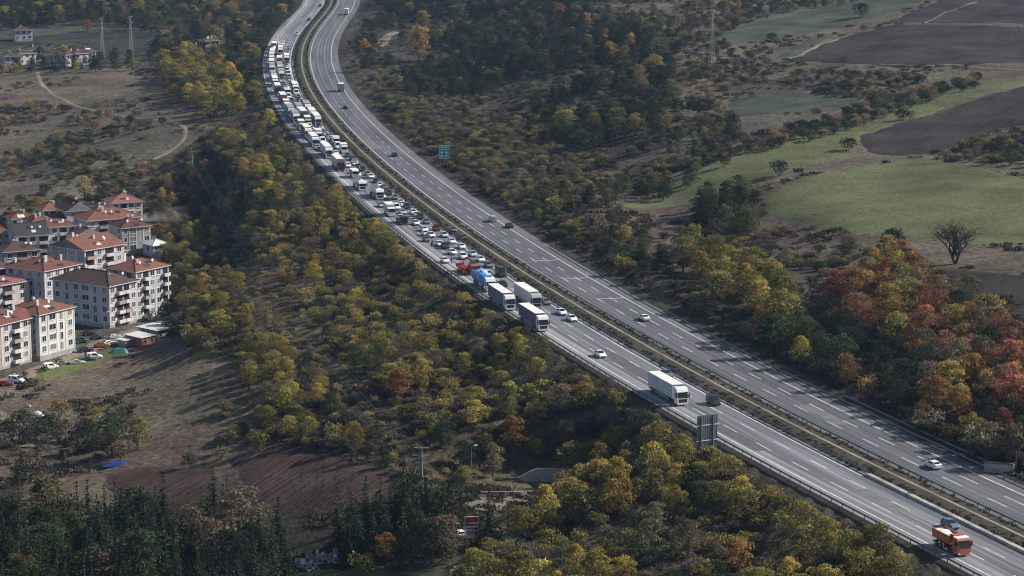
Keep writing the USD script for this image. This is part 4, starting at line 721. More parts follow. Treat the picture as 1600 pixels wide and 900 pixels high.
# tufts of dry grass and low scrub that break up the open ground
for key, sd, cols in (('tuft_kind', 61, [(.13, .105, .07), (.10, .08, .058), (.16, .13, .085)]), ('tuft_kind_b', 62, [(.075, .072, .04), (.09, .075, .05), (.06, .06, .036)]), ('tuft_kind_c', 63, [(.075, .06, .048), (0.08, 0.07, 0.062)])):
    k, _ = kind_of(key); rr = np.random.default_rng(sd); mb = MB(); n = 26; pos = rr.normal(size=(n, 3)) * [0.5, 0.5, 0.0] + [0, 0, 0.22]
    leaves(rr, pos, np.tile([0.3, 0.2, 0.5], (n, 1)), 0.55, np.array(cols)[rr.integers(len(cols), size=n)], mb, 0.3, 0.3); part('blades', mb.get(), L['foliage'], k, tint=mb.cols())
n = 30000; ty = 400 + 1300 * r.uniform(size=n) ** 1.25; tx = r.uniform(-1, 1, n) * (ty * 0.215 + 10); to = across(tx, ty); tz = ground(tx, ty); px, py = project(np.stack([tx, ty, tz], -1))
mead = shapely.contains_xy(Polygon([(-100, 620), (80, 575), (250, 530), (400, 560), (420, 640), (350, 690), (200, 700), (30, 680)]), *project(np.stack([tx, ty, tz], -1)))
bad = ((to > -37) & (to < 6)) | (noise(np.stack([tx, ty, 0 * tx], -1) / 26.0, 9) < np.where(mead, .60, .50))
for poly, m, *_ in FIELDS: bad |= shapely.contains_xy(Polygon(poly), px, py)
bad |= shapely.contains_xy(KEEPOUT[3], px, py) | shapely.contains_xy(KEEPOUT[-1], px, py)
tv = ['tuft_kind', 'tuft_kind_b', 'tuft_kind_c']; sel = np.nonzero(~bad)[0]
scatter('dry_grass', 'tufts of dry grass and low scrub on the open slopes', tv, [(tv[r.integers(3)], (tx[i], ty[i], tz[i]), r.uniform(0, 6.28), np.array([1, 1, r.uniform(0.8, 1.6)]) * r.uniform(0.7, 1.9)) for i in sel])
ms = []
for s_ in np.arange(120, ALONG[-60], 1.1):
    for o_, dn in ((-18.2, .85), (-13.2, .5), (-16.6, .5), (-12.3, .45)):
        if r.uniform() < dn: q_ = road_pt(s_ + r.uniform(-.6, .6), o_ + r.normal() * .45); ms.append((tv[r.integers(3)] if o_ > -18 else ['tuft_kind_b', 'tuft_kind_c'][r.integers(2)], (q_[0], q_[1], .05), r.uniform(0, 6.28), np.array([.5, .5, .8 if o_ > -18 else 1.5]) * r.uniform(.6, 1.25)))
scatter('median_weeds', 'dry weeds and grass tufts on the median', tv, ms)
print('undergrowth', ok.sum()); print('plants', len(plants), {k: v for k, v in count.items()}, 'tufts', len(sel))

# ------------------------------------------------------------------ vehicles
def ring_loft(st, n_mid=0.5):
    """car body from stations (x, sill z, belt z, top z, half width, top half width)"""
    R = []
    for x, zb, zt, zr, w, wt in st:
        h = [(0.90 * w, zb), (w, zb + 0.30 * (zt - zb)), (w, zb + 0.75 * (zt - zb)), (0.965 * w, zt), (wt * 1.02, zr - 0.10 * (zr - zt)), (wt * 0.86, zr)]
        R.append([(x, -a, b) for a, b in h] + [(x, a, b) for a, b in h[::-1]])
    R = np.array(R); m, k = R.shape[:2]; v = R.reshape(-1, 3)
    f = [[i * k + j, i * k + (j + 1) % k, (i + 1) * k + (j + 1) % k, (i + 1) * k + j] for i in range(m - 1) for j in range(k)]
    f = [t for q_ in f for t in ([q_[0], q_[1], q_[2]], [q_[0], q_[2], q_[3]])]
    f += [[0, j + 1, j] for j in range(1, k - 1)] + [[(m - 1) * k, (m - 1) * k + j, (m - 1) * k + j + 1] for j in range(1, k - 1)]
    return v, np.array(f)
CARS = {  # stations from the tail to the nose; cowl, roof front, roof rear, rear glass foot; wheel xs; wheel radius
    'saloon': dict(st=[(-2.25, .40, .78, .84, .76, .62), (-2.12, .28, .90, .98, .86, .70), (-1.62, .22, .95, 1.04, .90, .70), (-.95, .20, .94, 1.41, .90, .65), (.15, .20, .92, 1.43, .90, .65), (1.02, .20, .88, .95, .90, .72), (1.75, .22, .78, .84, .88, .70), (2.12, .27, .66, .72, .83, .64), (2.25, .38, .56, .60, .70, .55)], g=(1.02, .15, -.95, -1.62), wh=(1.38, -1.32), r=.32),
    'hatchback': dict(st=[(-1.98, .42, .85, .92, .76, .62), (-1.9, .28, .96, 1.10, .86, .70), (-1.35, .21, .96, 1.40, .89, .64), (.20, .20, .93, 1.46, .89, .65), (1.05, .20, .90, .98, .88, .72), (1.65, .22, .80, .86, .86, .68), (1.92, .28, .66, .72, .80, .62), (2.02, .40, .56, .60, .68, .55)], g=(1.05, .20, -1.35, -1.86), wh=(1.25, -1.25), r=.31),
    'off-roader': dict(st=[(-2.22, .50, 1.00, 1.08, .82, .70), (-2.16, .34, 1.08, 1.22, .92, .78), (-1.72, .28, 1.08, 1.66, .94, .72), (.25, .28, 1.04, 1.70, .94, .73), (1.05, .28, 1.02, 1.10, .93, .80), (1.85, .30, .95, 1.02, .91, .78), (2.15, .36, .80, .86, .86, .70), (2.24, .48, .66, .70, .76, .62)], g=(1.05, .25, -1.72, -2.12), wh=(1.36, -1.36), r=.37),
    'small van': dict(st=[(-2.15, .38, 1.05, 1.70, .82, .66), (-2.10, .28, 1.06, 1.80, .88, .74), (-1.2, .24, 1.05, 1.84, .90, .76), (.35, .24, 1.02, 1.82, .90, .74), (1.20, .24, .98, 1.08, .89, .76), (1.80, .26, .86, .92, .86, .70), (2.08, .32, .70, .76, .80, .64), (2.16, .42, .60, .64, .70, .56)], g=(1.20, .35, -2.02, -2.12), wh=(1.35, -1.32), r=.33),
    'panel van': dict(st=[(-2.95, .45, 1.30, 2.28, .92, .76), (-2.90, .34, 1.30, 2.40, .98, .86), (-1.4, .30, 1.28, 2.45, 1.0, .90), (1.15, .30, 1.25, 2.42, 1.0, .86), (1.95, .30, 1.18, 1.36, .98, .86), (2.60, .34, 1.02, 1.10, .94, .80), (2.85, .40, .78, .84, .86, .70), (2.92, .50, .66, .70, .78, .62)], g=(1.95, 1.15, -2.4, -2.92), wh=(1.95, -1.85), r=.36)}
def wheel(k, x, y, rad, w=0.21):
    t = part('wheel', cyl_y(rad, w, 14, x, y, rad), L['tyre'], k, smooth=40)
    part('rim', cyl_y(rad * 0.62, 0.02, 10, x, y + math.copysign(w / 2 + 0.005, y), rad), L['rim'], t)
def car_kind(shape, col):
    key = f'{shape}_{col}_kind'.replace(' ', '_').replace('-', '_'); k, new = kind_of(key)
    if not new: return key
    d = CARS[shape]; st = np.array(d['st']); part('body', ring_loft(d['st']), paint(col), k, smooth=38)
    at = lambda x, i: float(np.interp(x, st[:, 0], st[:, i])); cow, rf, rr, rg = d['g']
    def edge(x, u, side):  # a point of the cabin's side between belt (0) and roof (1)
        zt, zr, w, wt = at(x, 2), at(x, 3), at(x, 4), at(x, 5); return np.array([x, side * (0.965 * w + (wt * 1.02 - 0.965 * w) * u + 0.012), zt + (zr - 0.10 * (zr - zt) - zt) * u])
    for s in (-1, 1):
        x0, x1 = (rr + 0.02 if shape != 'saloon' else rr - 0.25), rf + 0.45
        if shape == 'panel van': x0 = rf - 0.9
        tops = [edge(rf - 0.08, .88, s), edge(max(x0 + 0.25, rr + 0.1) if shape != 'panel van' else x0, .88, s)]; bots = [edge(x1, .10, s), edge(x0, .10, s)]
        pts = [bots[0], tops[0], tops[1], bots[1]]; m = MB(); m.slab(pts[::-1] if s > 0 else pts, 0.03); part('side_window', m.get(), L['glass'], k)
        m = MB(); y = at(rf + 0.5, 4) * s; m.box((rf + 0.42, y, at(rf, 2) + 0.02), (rf + 0.58, y + s * 0.17, at(rf, 2) + 0.16)); part('mirror', m.get(), paint(col), k)
        xn = st[-1, 0]; m = MB(); y = at(xn - 0.1, 4) * s; z = at(xn - 0.12, 2); m.box((xn - 0.30, y * 0.98 - s * 0.32, z - 0.16), (xn - 0.03, y * 0.98, z - 0.03)); part('headlight', m.get(), L['lamp'], k)
        xt = st[0, 0]; m = MB(); z = at(xt + 0.06, 2); m.box((xt - 0.015, s * at(xt + .06, 4) * 0.97, z - 0.20), (xt + 0.2, s * (at(xt + .06, 4) * 0.97 - 0.26), z - 0.03)); part('tail_light', m.get(), L['tail'], k)
        for x in d['wh']: wheel(k, x, s * (at(x, 4) - 0.10), d['r'])
    def plate(xa, xb, ua, ub, off):
        za, zb = at(xa, 3) + off, at(xb, 3) + off; wa, wb = at(xa, 5) * ua, at(xb, 5) * ub; return [(xa, -wa, za), (xa, wa, za), (xb, wb, zb), (xb, -wb, zb)]
    m = MB(); m.slab(plate(cow - 0.04, rf + 0.06, .92, .86, .014)[::-1] if False else plate(cow - 0.04, rf + 0.06, .92, .86, .014), 0.03); part('windscreen', m.get(), L['glass'], k)
    if shape != 'panel van': m = MB(); m.slab(plate(rg + 0.05, rr - 0.02, .9, .86, .014)[::-1], 0.03); part('rear_window', m.get(), L['glass'], k)
    m = MB(); xn = st[-1, 0]; m.box((xn - 0.06, -0.34, .36 * d['r'] / .32), (xn + 0.012, 0.34, .52 * d['r'] / .32)); part('grille', m.get(), L['black'], k)
    return key
def cab(k, x, col, h=3.65, w=2.48, sleeper=True, tube=False):
    """a lorry's cab with its front at x"""
    b = -2.25 if sleeper else -1.75; TP = 0.80 if sleeper else 0.34
    pr = [(x - 0.05, .45), (x, .75), (x + 0.02, 1.55), (x - 0.20, h - TP), (x - (0.62 if sleeper else 0.34), h - 0.12), (x - (0.95 if sleeper else 0.5), h), (x + b, h), (x + b, 1.0), (x - 1.75, .98), (x - 1.70, .55), (x - 0.75, .45)]
    t = part('cab', prism_y(pr, w), paint(col), k)
    f = lambda u: (x + 0.02 - (u - 1.55) / (h - TP - 1.55) * 0.22)
    m = MB(); z0, z1 = (1.68 if sleeper else 1.42), h - TP - 0.12; m.slab([(f(z0) + .02, -w * .44, z0), (f(z0) + .02, w * .44, z0), (f(z1) + .02, w * .43, z1), (f(z1) + .02, -w * .43, z1)], 0.03); part('windscreen', m.get(), L['glass'], k)
    m = MB(); m.box((x - 0.02, -w * .36, .78), (x + 0.04, w * .36, 1.50)); part('grille', m.get(), L['black'] if sleeper else paint(col), k)
    m = MB(); m.box((x - 0.10, -w * .49, .34), (x + 0.06, w * .49, .72)); part('bumper', m.get(), paint(col), k)
    m = MB(); m.box((x - 0.16, -w * .45, h - TP - .13), (x + (0.10 if sleeper else .02), w * .45, h - TP)); part('sun_visor', m.get(), L['black'], k)
    for s in (-1, 1):
        m = MB(); p = [(x - 0.22, s * (w / 2 + .01), 1.72), (x - 0.36, s * (w / 2 + .01), h - TP - .2), (x - 1.15, s * (w / 2 + .01), h - TP - .2), (x - 1.15, s * (w / 2 + .01), 1.72)]; m.slab(p[::-1] if s > 0 else p, 0.03); part('side_window', m.get(), L['glass'], k)
        m = MB(); m.box((x - 0.12, s * (w / 2 + .02), 1.75), (x + 0.04, s * (w / 2 + .26), 2.55)); part('mirror', m.get(), L['black'], k)
        m = MB(); m.box((x - 0.02, s * w * .47, .46), (x + 0.075, s * w * .33, .66)); part('headlight', m.get(), L['lamp'], k)
def lorry_wheels(k, xs, w=2.5, rad=0.5):
    for x in xs:
        for s in (-1, 1): wheel(k, x, s * (w / 2 - 0.19), rad, 0.32)
def semi_kind(side, cabcol='white', roof='trailer_roof', low=False):
    key = f'lorry_{side}_{cabcol}_kind'.replace(' ', '_') + ('_low' if low else ''); k, new = kind_of(key)
    if not new: return key
    cab(k, 8.2, cabcol, 3.55 if low else 3.72)
    m = MB(); m.box((2.2, -.45, .72), (7.6, .45, 1.05)); m.box((-8.0, -.5, .85), (2.4, .5, 1.12)); m.box((-8.1, -1.2, .45), (-7.95, 1.2, .62)); m.box((4.2, -1.15, .45), (5.3, -.6, .95)); m.box((4.2, .6, .45), (5.3, 1.15, .95)); part('chassis', m.get(), L['chassis'], k)
    m = MB(); m.box((-8.15, -1.275, 1.13), (5.35, 1.275, 3.93)); part('trailer', m.get(), L['curtain_' + side.replace(' ', '_')], k)
    m = MB(); m.box((-8.19, -1.29, 3.90), (5.39, 1.29, 4.02)); part('trailer_roof', m.get(), L[roof], k)
    m = MB(); [m.box((x - .05, s * 1.27 - .02, 1.13), (x + .05, s * 1.27 + .02, 3.9)) for x in (-8.08, 5.28, -3.6, .9) for s in (-1, 1)]; m.box((-8.19, -1.29, 1.1), (5.39, 1.29, 1.22)); part('trailer_frame', m.get(), L['curtain_grey'], k)
    m = MB(); [m.box((-4.0 + .1, s * 1.2, .5), (2.0, s * 1.25, .95)) for s in (-1, 1)]; part('side_guard', m.get(), L['curtain_grey'], k)
    lorry_wheels(k, (6.85, 3.2, -3.9, -5.2, -6.5)); return key
def box_kind(col, cabcol='white', ln=8.0, h=3.5):
    key = f'box_lorry_{col}_{cabcol}_{int(ln * 10)}_kind'.replace(' ', '_'); k, new = kind_of(key)
    if not new: return key
    a = ln / 2; cab(k, a, cabcol, 2.75, 2.2, False)
    m = MB(); m.box((-a, -.4, .6), (a - 1.5, .4, .92)); part('chassis', m.get(), L['chassis'], k)
    m = MB(); m.box((-a, -1.2, .95), (a - 1.95, 1.2, h)); part('cargo_box', m.get(), L['curtain_' + col], k); m = MB(); m.box((-a - .03, -1.22, h - .04), (a - 1.92, 1.22, h + .06)); part('box_roof', m.get(), L['trailer_roof'], k)
    lorry_wheels(k, (a - 1.15, -a + 1.7), 2.3, .44); return key
def tanker_kind():
    k, new = kind_of('tanker_kind')
    if not new: return 'tanker_kind'
    cab(k, 7.0, 'white', 3.3)
    m = MB(); m.box((-6.8, -.45, .75), (6.4, .45, 1.1)); part('chassis', m.get(), L['chassis'], k)
    a = np.linspace(-6.9, 4.3, 12); rr = np.full(12, 1.18); rr[0] = rr[-1] = .75; rr[1] = rr[-2] = 1.05; m = MB(); m.tube(np.stack([a, 0 * a, 0 * a + 2.3], 1), rr, 18); part('tank', m.get(), paint('white'), k, smooth=50)
    m = MB(); m.box((-5.5, -.35, 3.40), (3.2, .35, 3.56)); part('catwalk', m.get(), L['curtain_grey'], k); m = MB(); [m.box((x, -.25, 3.45), (x + .5, .25, 3.75)) for x in (-4.6, -2, .6)]; part('hatch', m.get(), L['steel'], k)
    lorry_wheels(k, (5.6, 2.2, -3.2, -4.5, -5.8)); return 'tanker_kind'
def tipper(label, loc, rz):
    t = thing('tipper_lorry', label, 'lorry', loc, rz); cab(t, 4.1, 'orange', 3.05, 2.45, False)
    m = MB(); m.box((2.36, -1.21, 3.0), (3.72, 1.21, 3.09)); part('cab_roof', m.get(), L['white_paint'], t)
    m = MB(); m.box((-4.0, -.45, .65), (3.2, .45, 1.05)); m.box((-4.2, -1.15, .6), (-4.05, 1.15, .8)); m.box((-.5, -1.15, .5), (1.4, -.6, 1.0)); m.box((-.5, .6, .5), (1.4, 1.15, 1.0)); part('chassis', m.get(), L['chassis'], t)
    lo, hi = [(-4.2, 1.45), (1.3, 1.45), (1.5, 2.85), (-4.4, 2.85)], None
    body = trimesh.util.concatenate([trimesh.Trimesh(*prism_y(lo, .07, s * 1.2)) for s in (-1, 1)])
    m = MB(); m.add(body.vertices, body.faces); m.box((-4.32, -1.16, 1.46), (-4.22, 1.16, 2.80)); m.box((1.32, -1.16, 1.46), (1.42, 1.16, 3.25)); m.box((-4.2, -1.16, 1.42), (1.3, 1.16, 1.5)); part('tipper_body', m.get(), paint('orange'), t)
    m = MB(); [m.box((x - .06, s * 1.235 - .04, 1.46), (x + .06, s * 1.235 + .04, 2.82)) for x in (-3.6, -2.4, -1.2, 0, 1.1) for s in (-1, 1)]; m.box((-4.42, 1.18, 2.80), (1.52, 1.30, 2.90)); m.box((-4.42, -1.30, 2.80), (1.52, -1.18, 2.90)); part('body_ribs', m.get(), paint('orange'), t)
    m = MB(); m.box((1.45, -.95, 3.1), (2.3, .95, 3.22)); part('cab_guard', m.get(), paint('orange'), t)
    g = np.array([(x, y, 2.5 + .28 * math.cos(y * 1.2) + .15 * math.sin(x * 2.1 + y)) for x in np.linspace(-4.15, 1.28, 10) for y in np.linspace(-1.12, 1.12, 5)]); ff = [[i * 5 + j, (i + 1) * 5 + j, (i + 1) * 5 + j + 1, i * 5 + j + 1] for i in range(9) for j in range(4)]
    part('load', (g, np.array(ff)), L['trailer_roof'], t, smooth=True); lorry_wheels(t, (3.0, -1.7, -3.05)); return t
def heading(px, py):
    s, o = road_so(*flat(px, py)); d = road_dir(s); d = d if o > -15 else -d; return math.atan2(d[1], d[0]), s, o
LANES = (-33.0, -29.6, -25.85, -22.0, -8.7, -5.2, -1.75)
parked_boxes = []
def on_road(px, py, snap=0.0, front=None):
    a, s, o = heading(px, py)
    if snap:
        l = min(LANES, key=lambda q_: abs(q_ - o)); o = o + (l - o) * snap
    d = road_dir(s); d = d if o > -15 else -d; xy = road_pt(s, o)
    if front is not None:
        for _ in range(3):
            s2 = s + (front if o < -15 else -front); xy = road_pt(s2, o); d = road_dir(s2); d = d if o > -15 else -d
    return (xy[0], xy[1], 0.012), math.atan2(d[1], d[0])
def add_car(px, py, shape, col, label, snap=0.5, group=None, turn=0.0):
    loc, rz = on_road(px, py, snap); name = {'saloon': 'saloon_car', 'hatchback': 'hatchback_car', 'off-roader': 'off_road_car', 'small van': 'small_van', 'panel van': 'panel_van'}[shape]
    parked_boxes.append((loc[0], loc[1])); return copy_of(car_kind(shape, col), name, label, 'van' if 'van' in shape else 'car', loc, rz + turn, None, group)
def add_lorry(key, px, py, label, half=8.2, snap=0.5, name='lorry', group=None):
    loc, rz = on_road(px, py, snap, half); d = np.array([math.cos(rz), math.sin(rz)])
    for u in np.linspace(-half, half, 5): parked_boxes.append((loc[0] + d[0] * u, loc[1] + d[1] * u))
    return copy_of(key, name, label, 'lorry', loc, rz, None, group)
# free-flowing traffic and the head of the queue, one by one (place in the view, shape, colour, words)
for px, py, sh, co, lab in [
    (1478, 825, 'hatchback', 'blue grey', 'blue grey hatchback overtaking the orange tipper lorry'), (1112, 632, 'small van', 'black', 'black van ahead of the white lorry, above the big sign'), (1043, 588, 'saloon', 'grey', 'dark grey saloon passing behind the white articulated lorry'),
    (943, 557, 'saloon', 'white', 'white saloon alone in the near carriageway behind the white lorry'), (879, 491, 'saloon', 'white', 'white saloon just behind another white car beyond the lorries'), (895, 501, 'saloon', 'white', 'white saloon leading the free traffic beyond the lorries'),
    (856, 475, 'hatchback', 'grey', 'grey hatchback beside the cab of the tall white lorry'), (789, 447, 'saloon', 'black', 'black saloon behind the tall white lorry in the middle lane'), (784, 431, 'panel van', 'black', 'black van right of the blue tarpaulin'),
    (767, 431, 'hatchback', 'beige', 'cream hatchback right beside the blue tarpaulin lorry'), (765, 417, 'saloon', 'grey', 'dark grey saloon behind the black van by the blue tarpaulin'), (753, 408, 'saloon', 'white', 'white saloon two cars behind the black van by the tarpaulin'), (741, 400, 'saloon', 'pale blue', 'pale lilac blue saloon near the red crane lorry'),
    (742, 417, 'saloon', 'dark green', 'dark green car half hidden by the red crane lorry'), (727, 404, 'off-roader', 'white', 'white off road car behind the red crane lorry'), (723, 388, 'saloon', 'white', 'white saloon in the right lane level with the dark blue car'), (705, 397, 'saloon', 'white', 'white saloon ahead of the dark blue car, left of the white off road car'),
    (696, 388, 'off-roader', 'dark blue', 'dark blue off road car in the loose queue'), (695, 410, 'hatchback', 'white', 'white hatchback stopped on the outer shoulder by the guardrail'), (683, 384, 'saloon', 'white', 'white saloon beside standing people in the loose queue'), (705, 380, 'saloon', 'white', 'white saloon right behind the dark blue off road car'),
    (694, 370, 'saloon', 'pale blue', 'pale blue saloon in the right lane near the parked cars on the median'), (666, 377, 'hatchback', 'grey', 'dark grey hatchback nearest the shoulder in the loose queue'), (661, 368, 'hatchback', 'white', 'white hatchback close behind the dark grey one'), (675, 370, 'saloon', 'white', 'white saloon in the middle of the loose queue below the dark red van'),
    (665, 361, 'saloon', 'white', 'white saloon directly left of the dark red van'), (683, 360, 'small van', 'dark red', 'dark red van in the right lane of the loose queue'), (652, 351, 'saloon', 'white', 'white saloon right of the tow lorry'), (667, 349, 'saloon', 'grey', 'grey saloon behind the dark red van'), (658, 342, 'off-roader', 'black', 'black off road car in the right lane beyond the tow lorry'),
    (646, 334, 'saloon', 'white', 'white saloon in the right lane behind the tow lorry'), (637, 326, 'off-roader', 'dark blue', 'dark blue off road car beside the white van behind the box lorry'), (623, 327, 'small van', 'white', 'white van right of the white box lorry'), (632, 334, 'saloon', 'silver', 'silver saloon close behind the tow lorry'),
    (598, 323, 'saloon', 'silver', 'silver saloon left behind the white box lorry'), (607, 316, 'saloon', 'black', 'black saloon behind the white box lorry'), (627, 318, 'saloon', 'white', 'white saloon in the right lane beyond the white van'), (618, 311, 'saloon', 'grey', 'grey saloon in the right lane, two behind the white van'),
    (599, 309, 'saloon', 'white', 'white saloon in the middle lane ahead of the white tankers'), (607, 304, 'saloon', 'black', 'black saloon in the right lane ahead of the white tankers'), (602, 295, 'saloon', 'grey', 'grey saloon in the right lane level with the second tanker'), (589, 285, 'saloon', 'black', 'black saloon in the right lane level with the first tanker'),
    (581, 278, 'saloon', 'white', 'white saloon in the right lane behind a black one by the tanker'), (562, 275, 'hatchback', 'white', 'white hatchback between the flat white lorry and the tanker'), (575, 274, 'saloon', 'grey', 'grey saloon in the right lane by the flat white lorry'), (567, 267, 'off-roader', 'black', 'black off road car beside the flat white lorry'),
    (546, 261, 'hatchback', 'white', 'white hatchback right behind the maroon fronted container lorry'), (559, 262, 'saloon', 'black', 'black saloon in the right lane by the maroon fronted lorry'), (556, 255, 'saloon', 'silver', 'silver saloon in the right lane by the maroon fronted lorry'), (552, 250, 'saloon', 'dark blue', 'dark blue saloon in the right lane behind the silver one'),
    (544, 245, 'saloon', 'dark green', 'dark green saloon right behind the small white lorry'), (527, 242, 'hatchback', 'white', 'white hatchback behind the maroon fronted container lorry'), (708, 362, 'saloon', 'grey', 'grey car pulled onto the median edge, upper of two'), (724, 374, 'hatchback', 'brown', 'brown car pulled onto the median edge, lower of two'),
    (1457, 731, 'hatchback', 'white', 'white hatchback driving away alone at the right'), (1008, 500, 'saloon', 'white', 'white saloon driving away in the far carriageway near the tree shadows'), (769, 346, 'small van', 'silver', 'silver van driving away in the far carriageway'), (805, 355, 'saloon', 'dark red', 'dark red car on the outer lane of the far carriageway'),
    (617, 244, 'saloon', 'black', 'black saloon driving away near the green sign'), (539, 170, 'saloon', 'black', 'black saloon in the middle of the far carriageway below the dark lorry'), (502, 10, 'saloon', 'black', 'tiny black car at the very top of the near carriageway'), (485, 32, 'saloon', 'dark blue', 'tiny dark blue car in the empty road above the queue'), (466, 55, 'small van', 'pale blue', 'pale blue van overtaking at the tail of the queue')]:
    add_car(px, py, sh, co, lab, 0.0 if 'median' in lab or 'shoulder' in lab else 0.45)
add_lorry(semi_kind('white'), 1069, 635, 'white articulated lorry with bright roof above the big sign', snap=0.3)
add_lorry(semi_kind('white', 'silver'), 841, 484, 'tall white articulated lorry in the middle lane'); add_lorry(semi_kind('blue grey', 'white'), 800, 486, 'grey curtained lorry with white cab behind the tall white lorry', snap=0.3); add_lorry(semi_kind('purple', 'white'), 852, 519, 'purple curtained lorry nearest the guardrail', snap=0.3)
add_lorry(box_kind('white'), 613, 339, 'white box lorry standing in the left lane', 4.0, name='box_lorry'); add_lorry(semi_kind('white'), 519, 248, 'white articulated lorry in front of the maroon fronted one'.replace('in front of', 'behind'))
add_lorry(semi_kind('white', 'maroon'), 536, 268, 'container lorry with maroon front and white roof'); add_lorry(box_kind('grey', 'white', 7.0, 2.6), 552, 279, 'low flat white lorry ahead of the maroon fronted one', 3.5, name='box_lorry')
add_lorry(tanker_kind(), 570, 299, 'white tanker lorry upper of two', 7.0, name='tanker_lorry'); add_lorry(tanker_kind(), 590, 313, 'white tanker lorry lower of two', 7.0, name='tanker_lorry')
add_lorry(box_kind('white', 'white', 7.0, 3.2), 541, 240, 'small white lorry in the right lane beyond the dark green saloon', 3.5, name='box_lorry')
add_lorry(box_kind('white', 'white', 6.0, 2.9), 529, 227, 'small white van like lorry at the end of the right lane', 3.0, name='box_lorry')
for px, py, key, half, lab in ((532, 141, box_kind('grey', 'grey', 8.0, 3.6), 4.0, 'grey box lorry with dark shadow in the far carriageway'), (543, 22, box_kind('white', 'white', 9.0, 3.7), 4.5, 'white box lorry at the top of the far carriageway')):
    add_lorry(key, px, py, lab, -half if False else half, 0.3, 'box_lorry')
loc, rz = on_road(1486, 860, 0.2); tipper('orange tipper lorry with a pale load at the lower right', loc, rz)
# tow lorry with a white car on its bed
loc, rz = on_road(634, 352, 0.4, 4.2); t = thing('tow_lorry', 'dark tow lorry carrying a white car', 'lorry', loc, rz); cab(t, 4.2, 'black', 2.6, 2.2, False)
m = MB(); m.box((-4.2, -1.15, .85), (2.2, 1.15, 1.02)); part('flat_bed', m.get(), L['steel_dark'], t); m = MB(); m.box((-4.1, -.4, .5), (2.5, .4, .84)); part('chassis', m.get(), L['chassis'], t); m = MB(); m.box((2.0, -1.1, 1.0), (2.15, 1.1, 2.2)); part('headboard', m.get(), L['steel_dark'], t); lorry_wheels(t, (3.1, -2.4), 2.2, .42)
copy_of(car_kind('saloon', 'white'), 'saloon_car', 'white saloon carried on the bed of the dark tow lorry', 'car', (loc[0] - 1.1 * math.cos(rz), loc[1] - 1.1 * math.sin(rz), 1.04), rz)
# the wrecked load: lorry under a blue tarpaulin with the red crane lorry behind it
loc, rz = on_road(766, 457, 0.3, 7.0); parked_boxes += [(loc[0], loc[1])]
t = thing('tarpaulin_lorry', 'white cabbed lorry with torn blue tarpaulin over its red sided trailer', 'lorry', loc, rz); cab(t, 7.0, 'white', 3.5); m = MB(); m.box((-7, -.5, .7), (6.4, .5, 1.1)); part('chassis', m.get(), L['chassis'], t)
m = MB(); m.box((-7.2, -1.27, 1.12), (4.3, 1.27, 2.3)); part('trailer', m.get(), L['curtain_red'], t); lorry_wheels(t, (5.7, 2.2, -3.4, -4.7, -6.0))
nx_, ny_ = 22, 13; X, Yv = np.meshgrid(np.linspace(-6.8, 4.4, nx_), np.linspace(-1, 1, ny_), indexing='ij'); PP = np.stack([X, Yv * 2, 0 * X], -1); fold = (fbm(PP / 1.6, 3, 5) - .5)
Z = 3.15 + .75 * np.sin((X + 7) / 11.5 * PI) * (1 - .45 * Yv ** 2) + fold * 1.5 - np.clip(np.abs(Yv) - .72, 0, 1) * 5.2; Yw = np.clip(Yv * 1.9, -1.75, 1.75) + fold * .9 * Yv
vv = np.stack([X, Yw, Z], -1).reshape(-1, 3); ii = np.arange(nx_ * ny_).reshape(nx_, ny_); ff = np.stack([ii[:-1, :-1], ii[1:, :-1], ii[1:, 1:], ii[:-1, 1:]], -1).reshape(-1, 4)
part('tarpaulin', (vv, ff), L['tarp_blue'], t, smooth=True); lite = (X[:, :] > -6.9) & (fold + .12 * Yv > .02); fl = ff[lite[:-1, :-1].ravel()]
part('tarpaulin_lining', (vv + [0, 0, .03], fl), L['tarp_pale'], t, smooth=True)
loc, rz = on_road(736, 428, 0.4, 2.0); t = thing('crane_lorry', 'red crane lorry with folded arm behind the blue tarpaulin', 'lorry', loc, rz + 0.25); cab(t, 4.3, 'red', 2.8, 2.4, False); m = MB(); m.box((-4.4, -.5, .6), (3.2, .5, 1.1)); part('chassis', m.get(), L['chassis'], t)
m = MB(); m.box((-4.4, -1.2, 1.1), (1.3, 1.2, 1.35)); m.box((-4.4, -1.2, 1.35), (-4.3, 1.2, 2.0)); part('deck', m.get(), paint('red'), t); m = MB(); m.box((1.3, -.9, 1.1), (2.3, .9, 2.3)); part('crane_base', m.get(), paint('red'), t)
m = MB(); m.tube([(1.8, 0, 2.2), (1.7, .1, 3.5)], [.32, .28], 6); m.tube([(1.7, .1, 3.5), (-1.4, .5, 3.9), (-3.6, .8, 2.9)], [.28, .24, .18], 6); m.tube([(-3.6, .8, 2.9), (-4.2, 1.0, 1.9)], [.14, .10], 6); part('crane_arm', m.get(), paint('red'), t); lorry_wheels(t, (3.2, -1.6, -2.9), 2.4)
t = thing('wreckage', 'orange red heap of spilled cargo beside the blue tarpaulin', 'cargo', (*on_road(722, 426, 0)[0][:2], 0.0), rz)
for i in range(7):
    a = np.random.default_rng(90 + i); c = a.uniform(-1, 1, 3) * [3.2, 1.4, 0] + [0, 0, .6]; b = trimesh.creation.box(a.uniform(.7, 1.6, 3)); b.apply_transform(trimesh.transformations.random_rotation_matrix(a.uniform(size=3))); b.apply_translation(c); part('crate', b, paint('orange' if i % 3 == 0 else 'red'), t)
